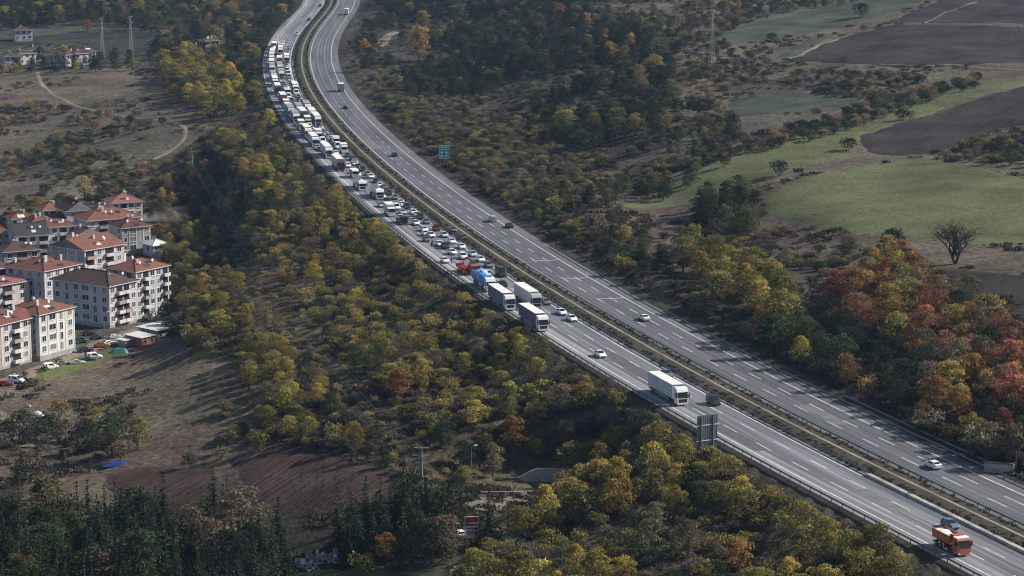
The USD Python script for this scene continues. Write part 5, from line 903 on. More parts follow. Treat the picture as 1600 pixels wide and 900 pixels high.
# the standing queue farther up: three packed lanes
rq = np.random.default_rng(5); s_end, s_top = SN(505, 232), SN(470, 76)
KINDS = [(semi_kind('white'), 8.2, 'white articulated lorry'), (semi_kind('grey', 'white', 'curtain_grey'), 8.2, 'grey articulated lorry'), (semi_kind('white', 'dark blue'), 8.2, 'blue cabbed white lorry'), (semi_kind('dark', 'white', 'trailer_roof'), 8.2, 'dark sided lorry'), (semi_kind('maroon', 'maroon'), 8.2, 'maroon articulated lorry'),
         (box_kind('white'), 4.0, 'white box lorry'), (box_kind('grey', 'yellow', 9.0, 3.6), 4.5, 'box lorry with yellow cab'), (tanker_kind(), 7.0, 'white tanker lorry')]
CSH = [('saloon', .5), ('hatchback', .25), ('off-roader', .15), ('small van', .1)]; CCO = [('white', .40), ('silver', .17), ('grey', .15), ('black', .14), ('dark blue', .06), ('red', .03), ('dark green', .02), ('pale blue', .03)]
pick = lambda l: l[int(np.searchsorted(np.cumsum([a[1] for a in l]), rq.uniform() * .999))][0]
for lane, lname, pl, s0, s1 in ((-29.6, 'left', .52, s_end - 4, s_top + 28), (-25.85, 'middle', .24, s_end + 4, s_top + 14), (-22.0, 'right', .06, s_end - 4, s_top - 6)):
    s = s0
    while s < s1:
        zone = 'lower' if s < SN(470, 165) else 'middle' if s < SN(455, 110) else 'uppermost'
        if rq.uniform() < pl:
            key, half, w = KINDS[int(rq.choice(len(KINDS), p=[.16, .20, .09, .20, .06, .17, .06, .06]))]; s += half; xy = road_pt(s, lane + rq.uniform(-.2, .2)); d = -road_dir(s)
            copy_of(key, 'tanker_lorry' if 'tanker' in w else 'box_lorry' if 'box' in w else 'lorry', f'{w} in the {lname} lane of the queue, {zone} stretch', 'lorry', (xy[0], xy[1], .012), math.atan2(d[1], d[0]), None, f'{w}s in the {lname} lane, {zone} stretch of the queue'); s += half + rq.uniform(1.2, 3.5)
        else:
            sh, co = pick(CSH), pick(CCO)
            if rq.uniform() < .07: sh, co = 'panel van', 'white'
            s += 2.4; xy = road_pt(s, lane + rq.uniform(-.3, .3)); d = -road_dir(s); nm = {'saloon': 'saloon_car', 'hatchback': 'hatchback_car', 'off-roader': 'off_road_car', 'small van': 'small_van', 'panel van': 'panel_van'}[sh]
            sw = 'off road car' if sh == 'off-roader' else sh; copy_of(car_kind(sh, co), nm, f'{co} {sw} in the {lname} lane of the packed queue, {zone} stretch', 'van' if 'van' in sh else 'car', (xy[0], xy[1], .012), math.atan2(d[1], d[0]), None, f'{co} {sw}s in the {lname} lane, {zone} stretch of the queue'); s += 2.4 + rq.uniform(.8, 2.8)
# cars that fill the gaps lower down the queue
pb = list(parked_boxes)
for lane, lname, s0 in ((-25.7, 'middle', SN(640, 338)), (-22.0, 'right', SN(668, 344)), (-29.4, 'left', SN(604, 322))):
    s = s0
    while s < s_end - 6:
        xy = road_pt(s, lane + rq.uniform(-.3, .3))
        if min(math.hypot(xy[0] - a, xy[1] - b) for a, b in pb) > 5.1 and (lname != 'left' or min(math.hypot(xy[0] - a, xy[1] - b) for a, b in pb) > 6.0):
            sh, co = pick(CSH), pick(CCO); d = -road_dir(s); pb.append((xy[0], xy[1])); sw = 'off road car' if sh == 'off-roader' else sh; part_ = 'by the two tankers' if s < SN(570, 285) else 'above the two tankers'
            copy_of(car_kind(sh, co), {'saloon': 'saloon_car', 'hatchback': 'hatchback_car', 'off-roader': 'off_road_car', 'small van': 'small_van', 'panel van': 'panel_van'}[sh], f'{co} {sw} squeezed into the {lname} lane of the queue {part_}', 'van' if 'van' in sh else 'car', (xy[0], xy[1], .012), math.atan2(d[1], d[0]), None, f'{co} {sw}s squeezed into the {lname} lane {part_}'); s += 5.4
        else: s += .8
# people out of their cars
def person(label, px, py, top, legs, rz, lean=0.0, arm=0.0):
    x, y = flat(px, py); t = thing('person', label, 'person', (x, y, .01), rz)
    J = dict(hip=(0, 0, .93), chest=(.02 + lean, 0, 1.32), neck=(.02 + lean, 0, 1.50), head=(.04 + lean, 0, 1.65), crown=(.03 + lean, 0, 1.72))
    def sph(p, rad): return manifold3d.Manifold.sphere(rad, 12).translate(tuple(map(float, p)))
    def bone(a, ra, b, rb): return manifold3d.Manifold.batch_hull([sph(a, ra), sph(b, rb)])
    def limb(s): return dict(k=(.05 * s + .02, .10 * s, .50), a=(.08 * s, .11 * s, .07), toe=(.08 * s + .16, .12 * s, .04), sh=(.02 + lean, .19 * s, 1.42), e=(.02 + lean - .03, .27 * s, 1.15), w=(.10 + lean + arm * (s > 0) * .2, .26 * s, .92 + arm * (s > 0) * .35))
    hull = manifold3d.Manifold.batch_hull([sph((.02 + lean, .13 * s, 1.40), .09) for s in (-1, 1)] + [sph((0, .09 * s, .95), .11) for s in (-1, 1)])
    body = hull + bone(J['neck'], .055, J['head'], .06) + bone(J['head'], .098, J['crown'], .088) + sph((.135 + lean, 0, 1.63), .022)
    leg, coat = None, hull.scale((1.05, 1.05, 1.0))
    for s in (-1, 1):
        q_ = limb(s); body = body + bone((0, .09 * s, .93), .085, q_['k'], .06) + bone(q_['k'], .06, q_['a'], .042) + bone(q_['a'], .045, q_['toe'], .035) + bone(q_['sh'], .055, q_['e'], .043) + bone(q_['e'], .043, q_['w'], .032)
        wv = np.array(q_['w']); body = body + bone(wv, .034, wv + [.02, 0, -.07], .038)
        for f_ in range(4): body = body + bone(wv + [.035 - .022 * f_, 0, -.09], .011, wv + [.05 - .024 * f_, 0, -.17 + .012 * abs(f_ - 1)], .008)
        body = body + bone(wv + [.045, 0, -.05], .012, wv + [.075, 0, -.11], .009)
        coat = coat + bone(q_['sh'], .066, q_['e'], .055) + bone(q_['e'], .055, q_['w'], .045); l = bone((0, .09 * s, .95), .10, q_['k'], .075) + bone(q_['k'], .075, (q_['a'][0], q_['a'][1], .12), .058); leg = l if leg is None else leg + l
    b = part('body', body, L['skin'], t, smooth=50); part('jacket', coat, L[top], t, smooth=50); part('trousers', leg, L[legs], t, smooth=50)
    part('hair', bone((.0 + lean, 0, 1.70), .10, (-.03 + lean, 0, 1.66), .095), L['hair'], t, smooth=50)
for a in (('person in dark clothes standing between white cars near the shoulder', 706, 403.5, 'cloth_dark', 'cloth_blue', .4), ('person in a blue jacket standing behind the white shoulder car', 705.5, 412, 'cloth_blue', 'cloth_dark', 2.4, .05, 1), ('person standing left of the white saloon in the loose queue', 676, 384, 'cloth_dark', 'cloth_dark', -.6), ('second person standing nearest the dark grey hatchback', 674.5, 386.5, 'cloth_blue', 'cloth_blue', 1.8, 0, 1)): person(*a)

# ------------------------------------------------------------------ the village
for k, c in {'cream': (0.45, 0.425, 0.40), 'pinkish': (0.46, 0.42, 0.41), 'pale': (0.52, 0.515, 0.505), 'greyblue': (0.36, 0.39, 0.42), 'lilac': (0.42, 0.41, 0.46), 'white': (0.60, 0.61, 0.61), 'beige_panel': (0.33, 0.27, 0.22), 'grey': (0.27, 0.28, 0.28), 'greenish': (0.36, 0.42, 0.38), 'blue': (0.25, 0.33, 0.50)}.items():
    mat('render_' + k, c, 0.9, 0.26, 0.45, stretch=(1.0, 1.0, 0.35))
def roof_mat(name, a, b):
    L[name] = usdkit.material(stage, '/World/Looks/' + name, {'t': ('texture_coordinate', {}), 'n': ('noise_texture', {'scale': 0.5, 'detail': 4.0}), 'n2': ('noise_texture', {'scale': 7.0, 'detail': 2.0}), 'r': ('map_range', {'from_min': 0.35, 'from_max': 0.65}), 'c': ('mix', {'color1': a, 'color2': b}),
        'w': ('wave_texture', {'scale': 1.1, 'distortion': 0.6, 'bands_direction': 'z'} if False else {'scale': 1.1, 'distortion': 0.6}), 'r2': ('map_range', {'to_min': 0.75, 'to_max': 1.2}), 'h': ('hsv', {}), 'b': ('bump', {'strength': 0.5, 'distance': 0.08}), 'p': ('principled_bsdf', {'roughness': 0.85})},
        [('t.object', 'n.vector'), ('t.object', 'w.vector'), ('t.object', 'n2.vector'), ('n.fac', 'r.value'), ('r.result', 'c.fac'), ('c.color', 'h.color'), ('n2.fac', 'r2.value'), ('r2.result', 'h.value'), ('h.color', 'p.base_color'), ('w.fac', 'b.height'), ('b.normal', 'p.normal')], surface='p.BSDF')
roof_mat('tiles_red', (0.174, 0.058, 0.042), (0.118, 0.049, 0.038)); roof_mat('tiles_orange', (0.204, 0.079, 0.048), (0.143, 0.062, 0.043)); roof_mat('tiles_brown', (0.070, 0.043, 0.036), (0.095, 0.053, 0.042)); roof_mat('tiles_dark', (0.060, 0.034, 0.032), (0.085, 0.045, 0.038)); roof_mat('tiles_maroon', (0.087, 0.034, 0.036), (0.113, 0.044, 0.042)); roof_mat('tiles_pink', (0.260, 0.092, 0.091), (0.209, 0.079, 0.073)); roof_mat('slate', (0.027, 0.029, 0.035), (0.039, 0.040, 0.044))
mat('sheet_white', (0.62, 0.63, 0.62), 0.5, 0.12, 0.8); mat('brick_red', (0.25, 0.11, 0.08), 0.9, 0.2, 2)
def building(label, px, py, ang, La, Lb, floors, wall, roofm, fa='w w w', fb='w w', roof='hip', rh=2.2, fh=2.8, plinth=1.0, over=0.7, pil=None, chim=2, name='apartment_building', trim='render_pale', face_b=None, cat='building', pos=None, cuts=()):
    ang = ang if ang > 48 else ang + 17; p = hit1(px, py) if pos is None else np.array([*pos, ground(*pos)], float)
    t = thing(name, label, cat, p, math.radians(ang)); H = plinth + floors * fh
    m = MB(); m.box((0, 0, -5), (La, Lb, H)); part('wall', m.get(), L['render_' + wall], t)
    if plinth > 0.3: m = MB(); m.box((-.06, -.06, -5), (La + .06, Lb + .06, plinth - .15)); part('plinth', m.get(), L['render_grey'], t)
    if face_b: m = MB(); m.box((-.012, 0.02, plinth), (0.0, Lb - 0.02, H)); part('side_facing', m.get(), L['render_' + face_b], t)
    o = over
    m = MB(); m.box((-o, -o, H), (La + o, Lb + o, H + .22)); part('eaves', m.get(), L[trim], t)
    z = H + .225; a, b, c, d = (-o, -o, z), (La + o, -o, z), (La + o, Lb + o, z), (-o, Lb + o, z)
    m = MB(); long = La >= Lb
    if roof == 'hip':
        i = min(La, Lb) / 2 + o
        e, f = ((-o + i, Lb / 2, z + rh), (La + o - i, Lb / 2, z + rh)) if long else ((La / 2, -o + i, z + rh), (La / 2, Lb + o - i, z + rh))
        v = [a, b, c, d, e, f]; fc = [[0, 1, 5], [0, 5, 4], [1, 2, 5], [2, 3, 4], [2, 4, 5], [3, 0, 4]] if long else [[0, 1, 4], [1, 2, 5], [1, 5, 4], [2, 3, 5], [3, 0, 4], [3, 4, 5]]
        m.add(v, fc + [[0, 2, 1], [0, 3, 2]])
        rd = [(a, e), (d, e), (b, f), (c, f), (e, f)] if long else [(a, e), (b, e), (c, f), (d, f), (e, f)]
    else:
        e, f = ((-o, Lb / 2, z + rh), (La + o, Lb / 2, z + rh)) if roof == 'gable' else ((La / 2, -o, z + rh), (La / 2, Lb + o, z + rh))
        v = [a, b, c, d, e, f]; fc = [[0, 1, 5], [0, 5, 4], [2, 3, 4], [2, 4, 5], [1, 2, 5], [3, 0, 4]] if roof == 'gable' else [[0, 1, 4], [1, 2, 5], [1, 5, 4], [2, 3, 5], [3, 0, 4], [3, 4, 5]]
        m.add(v, fc + [[0, 2, 1], [0, 3, 2]]); rd = [(e, f)]
        g = MB(); ee = np.array(e); ff = np.array(f)
        tri = [(np.array(a), np.array(d), ee), (np.array(b), np.array(c), ff)] if roof == 'gable' else [(np.array(a), np.array(b), ee), (np.array(d), np.array(c), ff)]
        for q0, q1, q2 in tri:
            cen = np.array([La / 2, Lb / 2, z]); out = (q2 - cen) * [1, 1, 0]; out = out / np.linalg.norm(out) * .02; g = MB(); g.add([q0 + out + (q1 - q0) * .05, q1 + out - (q1 - q0) * .05, q2 + out - [0, 0, .2]], [[0, 1, 2], [0, 2, 1]])
            part('gable', g.get(), L['render_' + (face_b or wall)], t)
    rp = part('roof', m.get(), L[roofm], t)
    m = MB(); [m.tube([np.array(p0) + [0, 0, .04], np.array(p1) + [0, 0, .04]], .13, 5) for p0, p1 in rd]; part('ridge', m.get(), L[roofm], rp)
    rr = np.random.default_rng(int(abs(px * 7 + py * 3)) + floors)
    for i in range(chim):
        cx_, cy_ = La * rr.uniform(.25, .75), Lb * rr.uniform(.2, .8); m = MB(); m.box((cx_ - .4, cy_ - .3, z), (cx_ + .4, cy_ + .3, z + rh + rr.uniform(.2, 1.0))); m.box((cx_ - .48, cy_ - .38, z + rh + .0), (cx_ + .48, cy_ + .38, z + rh + .14)); part('chimney', m.get(), L['render_' + ('pale' if i % 2 else 'cream')], t)
    for i in range(1 if La < 9 else 2):      # skylights and patches of newer sheet on the roof
        sl = rh / (Lb / 2 + o) if (roof in ('hip', 'gable') and long) else 0
        if sl:
            x_, y_ = La * rr.uniform(.35, .65), rr.uniform(.12, .6) * Lb / 2; zz = z + (y_ + o) * sl + .05; wx, wy = rr.uniform(.5, 1.3), rr.uniform(.4, .9); m = MB(); m.slab([(x_ - wx, y_ - wy, zz - wy * sl), (x_ + wx, y_ - wy, zz - wy * sl), (x_ + wx, y_ + wy, zz + wy * sl), (x_ - wx, y_ + wy, zz + wy * sl)], .1); part('skylight', m.get(), L['pane' if i else 'render_white' if rr.uniform() < .4 else 'tiles_dark'], rp)
    if floors >= 3:
        for i in range(2):
            q_ = np.array([La * rr.uniform(.2, .8), Lb * rr.uniform(.12, .35), z + rh * .45]); m = MB(); m.add(*[np.asarray(x_) for x_ in (lambda s: (s.vertices * [.5, .18, .5] + q_ + [0, 0, .7], s.faces))(trimesh.creation.icosphere(1))]); m.tube([q_ - [0, 0, .6], q_ + [0, 0, .7]], .06, 4); part('satellite_dish', m.get(), L['white_paint'], t)
    def face(spec, ln, tf):
        cells = spec.split(); wd = ln / len(cells)
        for i, cch in enumerate(cells):
            u = (i + .5) * wd
            for fl in range(floors):
                z0 = plinth + fl * fh
                if cch == '.': continue
                if cch in 'wWnv':
                    hw = {'w': .80, 'W': 1.3, 'n': .45, 'v': .60}[cch]; zb, zt = (z0 + .85, z0 + 2.4) if cch != 'v' else (z0 + .3, z0 + 2.35)
                    m = MB(); fw = .09
                    for x0, x1, q0, q1 in ((u - hw - fw, u - hw, zb - fw, zt + fw), (u + hw, u + hw + fw, zb - fw, zt + fw), (u - hw, u + hw, zt, zt + fw), (u - hw, u + hw, zb - fw, zb), (u - .03, u + .03, zb, zt)): m.box(*tf((x0, -.07, q0), (x1, .02, q1)))
                    wn = part('window', m.get(), L['white_paint'], t); m = MB(); m.box(*tf((u - hw, -.03, zb), (u + hw, .01, zt))); part('pane', m.get(), L[('pane', 'pane', 'pane', 'curtained', 'blind')[rr.integers(5)]], wn)
                    m = MB(); m.box(*tf((u - hw - .15, -.16, zb - fw - .07), (u + hw + .15, .0, zb - fw - .001))); part('sill', m.get(), L[trim], wn)
                elif cch in 'bB':
                    hw = min(wd * .44, 1.9 if cch == 'b' else 2.4)
                    m = MB(); m.box(*tf((u - hw + .1, -.04, z0 + .12), (u + hw - .1, .01, z0 + 2.4))); op = part('balcony_recess', m.get(), L['pane'], t)
                    m = MB(); m.box(*tf((u - hw, -1.15, z0 - .06), (u + hw, -.05, z0 + .08))); m.box(*tf((u - hw, -1.15, z0 + .08), (u + hw, -1.05, z0 + 1.0))); m.box(*tf((u - hw, -1.04, z0 + .08), (u - hw + .1, -.05, z0 + 1.0))); m.box(*tf((u + hw - .1, -1.04, z0 + .08), (u + hw, -.05, z0 + 1.0))); part('balcony', m.get(), L[trim] if (fl + i) % 3 else L['render_beige_panel'], t)
                elif cch == 'p':
                    m = MB(); m.box(*tf((u - wd * .42, -.05, z0 + .1), (u + wd * .42, -.001, z0 + fh - .2))); part('facing_panel', m.get(), L['render_beige_panel'], t)
                    m = MB(); m.box(*tf((u - wd * .25, -.09, z0 + .9), (u + wd * .25, -.051, z0 + 2.2))); wn = part('window', m.get(), L['white_paint'], t); m = MB(); m.box(*tf((u - wd * .25 + .08, -.10, z0 + .98), (u + wd * .25 - .08, -.085, z0 + 2.12))); part('pane', m.get(), L['pane'], wn)
        if pil:
            for i in range(len(cells) + 1):
                u = np.clip(i * wd, .15, ln - .15); m = MB(); m.box(*tf((u - .17, -.10, plinth), (u + .17, -.002, H))); part('pilaster', m.get(), L[pil], t)
    face(fa, La, lambda p0, p1: (p0, p1))
    face(fb, Lb, lambda p0, p1: ((p0[1], p0[0], p0[2]), (p1[1], p1[0], p1[2])))
    back = lambda p0, p1: ((La - p0[1], p0[0], p0[2]), (La - p1[1], p1[0], p1[2]))
    if floors >= 2: keep = pil; pil = None; face('w . w' if Lb > 8 else 'w', Lb, back); pil = keep
    return t, p
A = 59
building('long cream apartment block at the left edge with brown panels and red roof', -42, 590, A, 30.5, 12, 4, 'cream', 'tiles_red', 'b w p w b w p w', 'w b w', pil='render_pale', chim=3)
building('pale grey apartment block with white pilasters at the end of the cream one', 63, 565, A, 14.5, 13, 4, 'pale', 'tiles_orange', 'w W v w', 'w w w', pil='render_white', rh=2.6, plinth=1.6, chim=2)
building('pinkish cream apartment block with large dark brown roof', 172, 513, A - 2, 12.0, 22, 4, 'pinkish', 'tiles_dark', 'w b B w', 'w v W w v w', rh=3.0, chim=2, face_b='lilac', pil=None, plinth=1.0)  # lilac facing: the unlit side's greyish shade put into the wall colour
building('blue grey apartment block with orange roof at the right end of the village', 214, 503, A - 4, 14.0, 11, 5, 'greyblue', 'tiles_orange', 'w B w w b', 'w w', pil='render_white', rh=2.4, plinth=.8, chim=2)
building('lilac apartment block with cluttered red roof in the middle of the village', 71, 487, A - 2, 15.5, 15.5, 4, 'lilac', 'tiles_red', 'w w W w', 'n w n w', pil='render_white', rh=2.8, chim=3)
building('low house with bright pink red roof at the left edge', -22, 500, A - 8, 17, 11, 3, 'cream', 'tiles_pink', 'w b w', 'w w', rh=1.4, chim=1, name='house')
building('apartment block with grey gable wall and orange red roof', 134, 452, A - 8, 16.5, 16, 4, 'lilac', 'tiles_orange', 'b w b w', '. n . .', roof='gable', rh=3.0, chim=3, face_b='grey', pil='render_white')
building('white house with large black roof', 27, 414, 8, 11, 11, 3, 'white', 'slate', 'b w b', 'w', rh=3.4, chim=2, roof='gable', name='house')
building('white house with flat red roof right of the black roofed one', 66, 399, 8, 12, 10, 3, 'white', 'tiles_red', 'w w b w', 'w', rh=1.9, chim=1, name='house')
building('greenish house with red roof at the left edge', -10, 408, 10, 6, 9, 3, 'greenish', 'tiles_red', 'b w', 'w', rh=1.8, chim=1, name='house')
building('long lilac house with wide red roof in the upper village', 138, 388, 14, 19.5, 13, 3, 'lilac', 'tiles_orange', 'w B w n w', 'w w', rh=3.0, chim=2, face_b='blue', name='house')
building('lilac house with steep maroon roof behind the wide red roof', 106, 372, 12, 9, 12, 3, 'lilac', 'tiles_maroon', 'w w', 'n w', roof='gable2', rh=3.4, chim=1, name='house')
building('white house with pink roof at the top of the village', 176, 346, 8, 11.5, 11, 2, 'white', 'tiles_pink', 'w b w w', 'w', rh=2.6, chim=2, name='house')
building('grey house with maroon roof beside the smoke', 192, 400, 18, 10.5, 10, 3, 'grey', 'tiles_maroon', 'n W . w', 'w .', rh=2.6, chim=2, face_b='greenish', name='house', pil='render_pale')
building('small brown roofed house between the red roofs', 118, 400, 20, 10, 8, 2, 'pinkish', 'tiles_brown', 'w w', 'w', roof='gable2', rh=2.4, chim=1, name='house')
building('low lean to house with white sheet roof at the village edge', 240, 402, 20, 5.5, 7, 1, 'greyblue', 'sheet_white', 'w w', 'w', rh=1.6, chim=0, name='house')
for px, py, a, w, d, fl, wl, rf, lab in [(8, 440, 12, 12, 9, 3, 'grey', 'tiles_dark', 'grey house with dark roof left of the lilac block'), (52, 378, 15, 7, 8, 2, 'pale', 'tiles_red', 'pale house tucked behind the black roofed one'), (88, 372, 10, 8, 8, 2, 'pinkish', 'tiles_brown', 'pinkish house between the white and the lilac houses'), (20, 372, 8, 8, 8, 2, 'white', 'tiles_red', 'white house with red roof at the back left of the village'),
                                          (68, 358, 12, 8, 9, 2, 'cream', 'tiles_orange', 'cream house under the orange bush'), (150, 362, 15, 9, 8, 2, 'pale', 'tiles_maroon', 'pale house with maroon roof behind the yellow bush'), (98, 425, 30, 8, 8, 2, 'cream', 'tiles_brown', 'cream house squeezed behind the grey gable'), (166, 428, 35, 9, 7, 2, 'white', 'tiles_red', 'white house behind the blue grey block'), (-14, 470, 35, 9, 9, 3, 'pinkish', 'tiles_red', 'pinkish house above the pink red roof'), (30, 470, 30, 8, 8, 3, 'grey', 'tiles_dark', 'narrow grey house right of the pink red roof')]:
    building(lab, px, py, a, w, d, fl, wl, rf, 'w b w', 'w w', rh=2.2, chim=2, name='house')
for i, (px, py, a, w, d, fl, wl, rf, lab) in enumerate([(8, 108, 5, 9, 9, 2, 'lilac', 'tiles_brown', 'leftmost pale house of the far village'), (30, 104, 20, 10, 9, 2, 'pinkish', 'tiles_brown', 'white house of the far village, second from the left'), (42, 98, 15, 8, 8, 2, 'lilac', 'slate', 'grey roofed house at the back of the far village'), (103, 106, 30, 9, 8, 2, 'lilac', 'tiles_brown', 'pale house right of the far lamp mast'),
                                                       (118, 104, 25, 11, 9, 2, 'lilac', 'tiles_maroon', 'maroon roofed house of the far village'), (128, 100, 10, 8, 8, 2, 'pinkish', 'tiles_brown', 'small white house at the right end of the far village'), (321, 92, 10, 8.5, 9, 3, 'cream', 'tiles_brown', 'tall pale house above the yellow clump'), (296, 88, 8, 9, 7, 1, 'white', 'tiles_maroon', 'low white house behind the yellow clump'), (24, 66, 5, 10, 8, 2, 'lilac', 'tiles_maroon', 'lilac house on the slope above the far village')]):
    building(lab, px, py, a, w, d, fl, wl, rf, 'w w w', 'w w', rh=1.8, chim=1, name='house')
# sheds, yard things
def shed(label, px, py, ang, La, Lb, h0, h1, wallm, roofm, posts=False):
    p = hit1(px, py); t = thing('shed', label, 'shed', p, math.radians(ang)); m = MB()
    if posts: [m.box((x - .08, y - .08, -1), (x + .08, y + .08, h0)) for x in (0.1, La - .1) for y in np.linspace(.1, Lb - .1, 5)]; part('posts', m.get(), L['render_grey'], t); m = MB(); m.box((0.3, Lb * .1, -1), (La - .3, Lb * .95, h0 * .9))
    else: m.box((0, 0, -2), (La, Lb, h0))
    part('wall', m.get(), L[wallm], t); n = 7
    for i in range(n):
        y0, y1 = -.4 + (Lb + .8) * i / n, -.4 + (Lb + .8) * (i + 1) / n - .03; m = MB(); m.slab([(-.4, y0, h0), (La + .4, y0, h1), (La + .4, y1, h1), (-.4, y1, h0)], .07); part('roof_sheet', m.get(), L[roofm], t)
shed('long open shed with white sheet roof below the blue grey block', 247, 531, 48, 8.5, 9.0, 2.7, 3.0, 'render_grey', 'sheet_white', True); shed('small shed with pale roof left of the long open one', 222, 541, 46, 4.5, 7.5, 2.4, 2.6, 'brick_red', 'sheet_white')
shed('tiny white roofed shed beside the parked cars', 196, 543, 46, 3.5, 3.5, 2.0, 2.2, 'render_grey', 'sheet_white'); shed('low grey shed behind the long white roof', 268, 520, 46, 5, 4.5, 2.3, 2.5, 'render_grey', 'render_pale')
def yard_car(px, py, sh, co, lab, ang):
    p = hit1(px, py); copy_of(car_kind(sh, co), {'saloon': 'saloon_car', 'hatchback': 'hatchback_car', 'off-roader': 'off_road_car', 'small van': 'small_van', 'panel van': 'panel_van'}[sh], lab, 'van' if 'van' in sh else 'car', p + [0, 0, .1], math.radians(ang))
for a in ((79, 577, 'small van', 'white', 'white small van parked at the lower end of the row', 38), (95, 571, 'saloon', 'grey', 'dark silver saloon parked beside the lower white van', 38), (121, 570, 'saloon', 'silver', 'silver saloon parked in the middle of the row', 20), (138, 565, 'saloon', 'dark green', 'dark teal saloon parked next to the upper white van', 20), (148, 561, 'small van', 'white', 'white small van parked at the upper end of the row', 20),
          (134, 551, 'off-roader', 'black', 'black off road car parked behind the row', 30), (26, 598, 'small van', 'white', 'white small van at the left end of the village street', -20), (8, 603, 'saloon', 'red', 'red car at the left edge of the village street', 10), (127, 536, 'small van', 'dark green', 'dark van parked between the two blocks', 30), (152, 530, 'saloon', 'dark blue', 'dark blue saloon parked before the pinkish block', 25), (140, 524, 'saloon', 'black', 'black saloon parked close to the pinkish block', 25),
          (160, 543, 'saloon', 'red', 'red and white saloon parked left of the teal tarpaulin', 30), (170, 540, 'saloon', 'white', 'white saloon parked left of the teal tarpaulin', 30), (332, 541, 'panel van', 'silver', 'white silver van standing in the bushes right of the village', 10), (180, 530, 'hatchback', 'silver', 'silver hatchback parked by the small shed', 30)): yard_car(*a)
mat('tarp_teal', (0.02, 0.12, 0.13), 0.5, 0.2, 1); mat('sheet_blue', (0.012, 0.04, 0.20), 0.5, 0.2, 1)
def tarp(label, px, py, ang, a, b, h, m_):
    p = hit1(px, py); t = thing('tarpaulin', label, 'tarpaulin', p, math.radians(ang)); X, Y = np.meshgrid(np.linspace(-a, a, 13), np.linspace(-b, b, 9), indexing='ij'); PP = np.stack([X, Y, 0 * X], -1)
    Z = h * (1 - (X / a) ** 4) * (1 - (Y / b) ** 4) * (.6 + .8 * noise(PP / 1.1, 4)) - .05; i = np.arange(117).reshape(13, 9); f = np.stack([i[:-1, :-1], i[1:, :-1], i[1:, 1:], i[:-1, 1:]], -1).reshape(-1, 4)
    part('sheet', (np.stack([X, Y, Z], -1).reshape(-1, 3), f), L[m_], t, smooth=True); m = MB(); [m.box((x - .5, y - .4, -.5), (x + .5, y + .4, h * .5)) for x in (-a * .45, a * .4) for y in (-b * .3, b * .35)]; part('stack', m.get(), L['bark'], t)
tarp('teal tarpaulin over a stack at the end of the parked cars', 186, 552, 20, 2.6, 1.6, 1.7, 'tarp_teal'); tarp('bright blue tarpaulin sheet in front of the dark green tree', 182, 726, 12, 3.2, 1.5, .8, 'sheet_blue')
p = hit1(276, 505); t = thing('water_tank', 'white domed tank on a dark stand at the village edge', 'tank', p, .3); m = MB(); [m.tube([(x, y, -1), (x * .9, y * .9, 2.6)], .16, 6) for x in (-1.1, 1.1) for y in (-1.1, 1.1)]; m.box((-1.4, -1.4, 2.5), (1.4, 1.4, 2.75)); m.box((-1.0, -1.0, 0), (1.0, 1.0, 1.6)); part('stand', m.get(), L['chassis'], t)
s_ = trimesh.creation.capsule(height=1.0, radius=1.55, count=[12, 16]); s_.vertices *= [1.1, 1.1, .6]; s_.apply_translation([0, 0, 3.0]); part('tank', s_, L['render_pale'], t, smooth=True)
for i, (px, py) in enumerate(((45, 636), (64, 652), (70, 658), (58, 648))):
    p = hit1(px, py); b = trimesh.creation.icosphere(1, .55 + .12 * i); b.vertices *= [1.3, .9, .7]; b.vertices += (noise(b.vertices * 2, i)[:, None] - .5) * .3; b.apply_translation(p + [0, 0, .25]); whole('boulder', b, L['render_white' if i % 2 else 'concrete'], ['pale boulder nearest the village street', 'round pale boulder by the orange bush', 'grey boulder beside the round pale one', 'pale lump in the middle of the rubble'][i], 'rock')
def mast(label, px, py, h, arm, name='lamp_post'):
    p = hit1(px, py); t = thing(name, label, 'lamp post', p, .3); m = MB(); m.tube([(0, 0, -.6), (0, 0, h)], [.13, .06], 6); part('post', m.get(), L['steel'], t); m = MB(); m.tube([(0, 0, h - .1), (arm * .6, 0, h + .25), (arm, 0, h + .25)], .05, 5); part('arm', m.get(), L['steel'], t); m = MB(); m.box((arm - .25, -.16, h + .15), (arm + .45, .16, h + .32)); part('lamp_head', m.get(), L['white_paint'], t)
mast('lamp post before the pinkish cream block', 163, 529, 7.5, 1.2); mast('tall lamp post left of the underpass', 737, 765, 9, .8); mast('far pale mast in front of the distant village', 84, 112, 12, 1.0); mast('pale post at the left end of the village street', 20, 606, 3.5, .5)
# gravestones
gi = 0; rg = np.random.default_rng(12)
for px, py in [(472, 881), (481, 877), (488, 884), (495, 890), (483, 890), (476, 886), (468, 884), (500, 878), (505, 872), (512, 870), (520, 872), (526, 868), (484, 868), (489, 873), (498, 872), (493, 880), (516, 876), (524, 877)]:
    p = hit1(px + rg.uniform(-1, 1), py); gi += 1; x = thing('gravestone', 'pale upright gravestone with low surround in the small cemetery', 'gravestone', p, rg.uniform(.1, .5), 'gravestones at the lower edge'); h = rg.uniform(.8, 1.5); w = rg.uniform(.28, .42); a_ = np.linspace(0, PI, 7)
    q_ = [(-w, -.3), (w, -.3)] + [(w * math.cos(u), h - w * .6 + w * .6 * math.sin(u)) for u in a_]; v, f = prism_y(q_, .14, 1.0); part('headstone', (v, f), L['concrete' if gi % 3 else 'white_paint'], x)
    m = MB(); m.box((-.55, -1.1, -.3), (-.42, 1.1, .28)); m.box((.42, -1.1, -.3), (.55, 1.1, .28)); m.box((-.41, -1.1, -.3), (.41, -.97, .28)); part('surround', m.get(), L['concrete'], x)
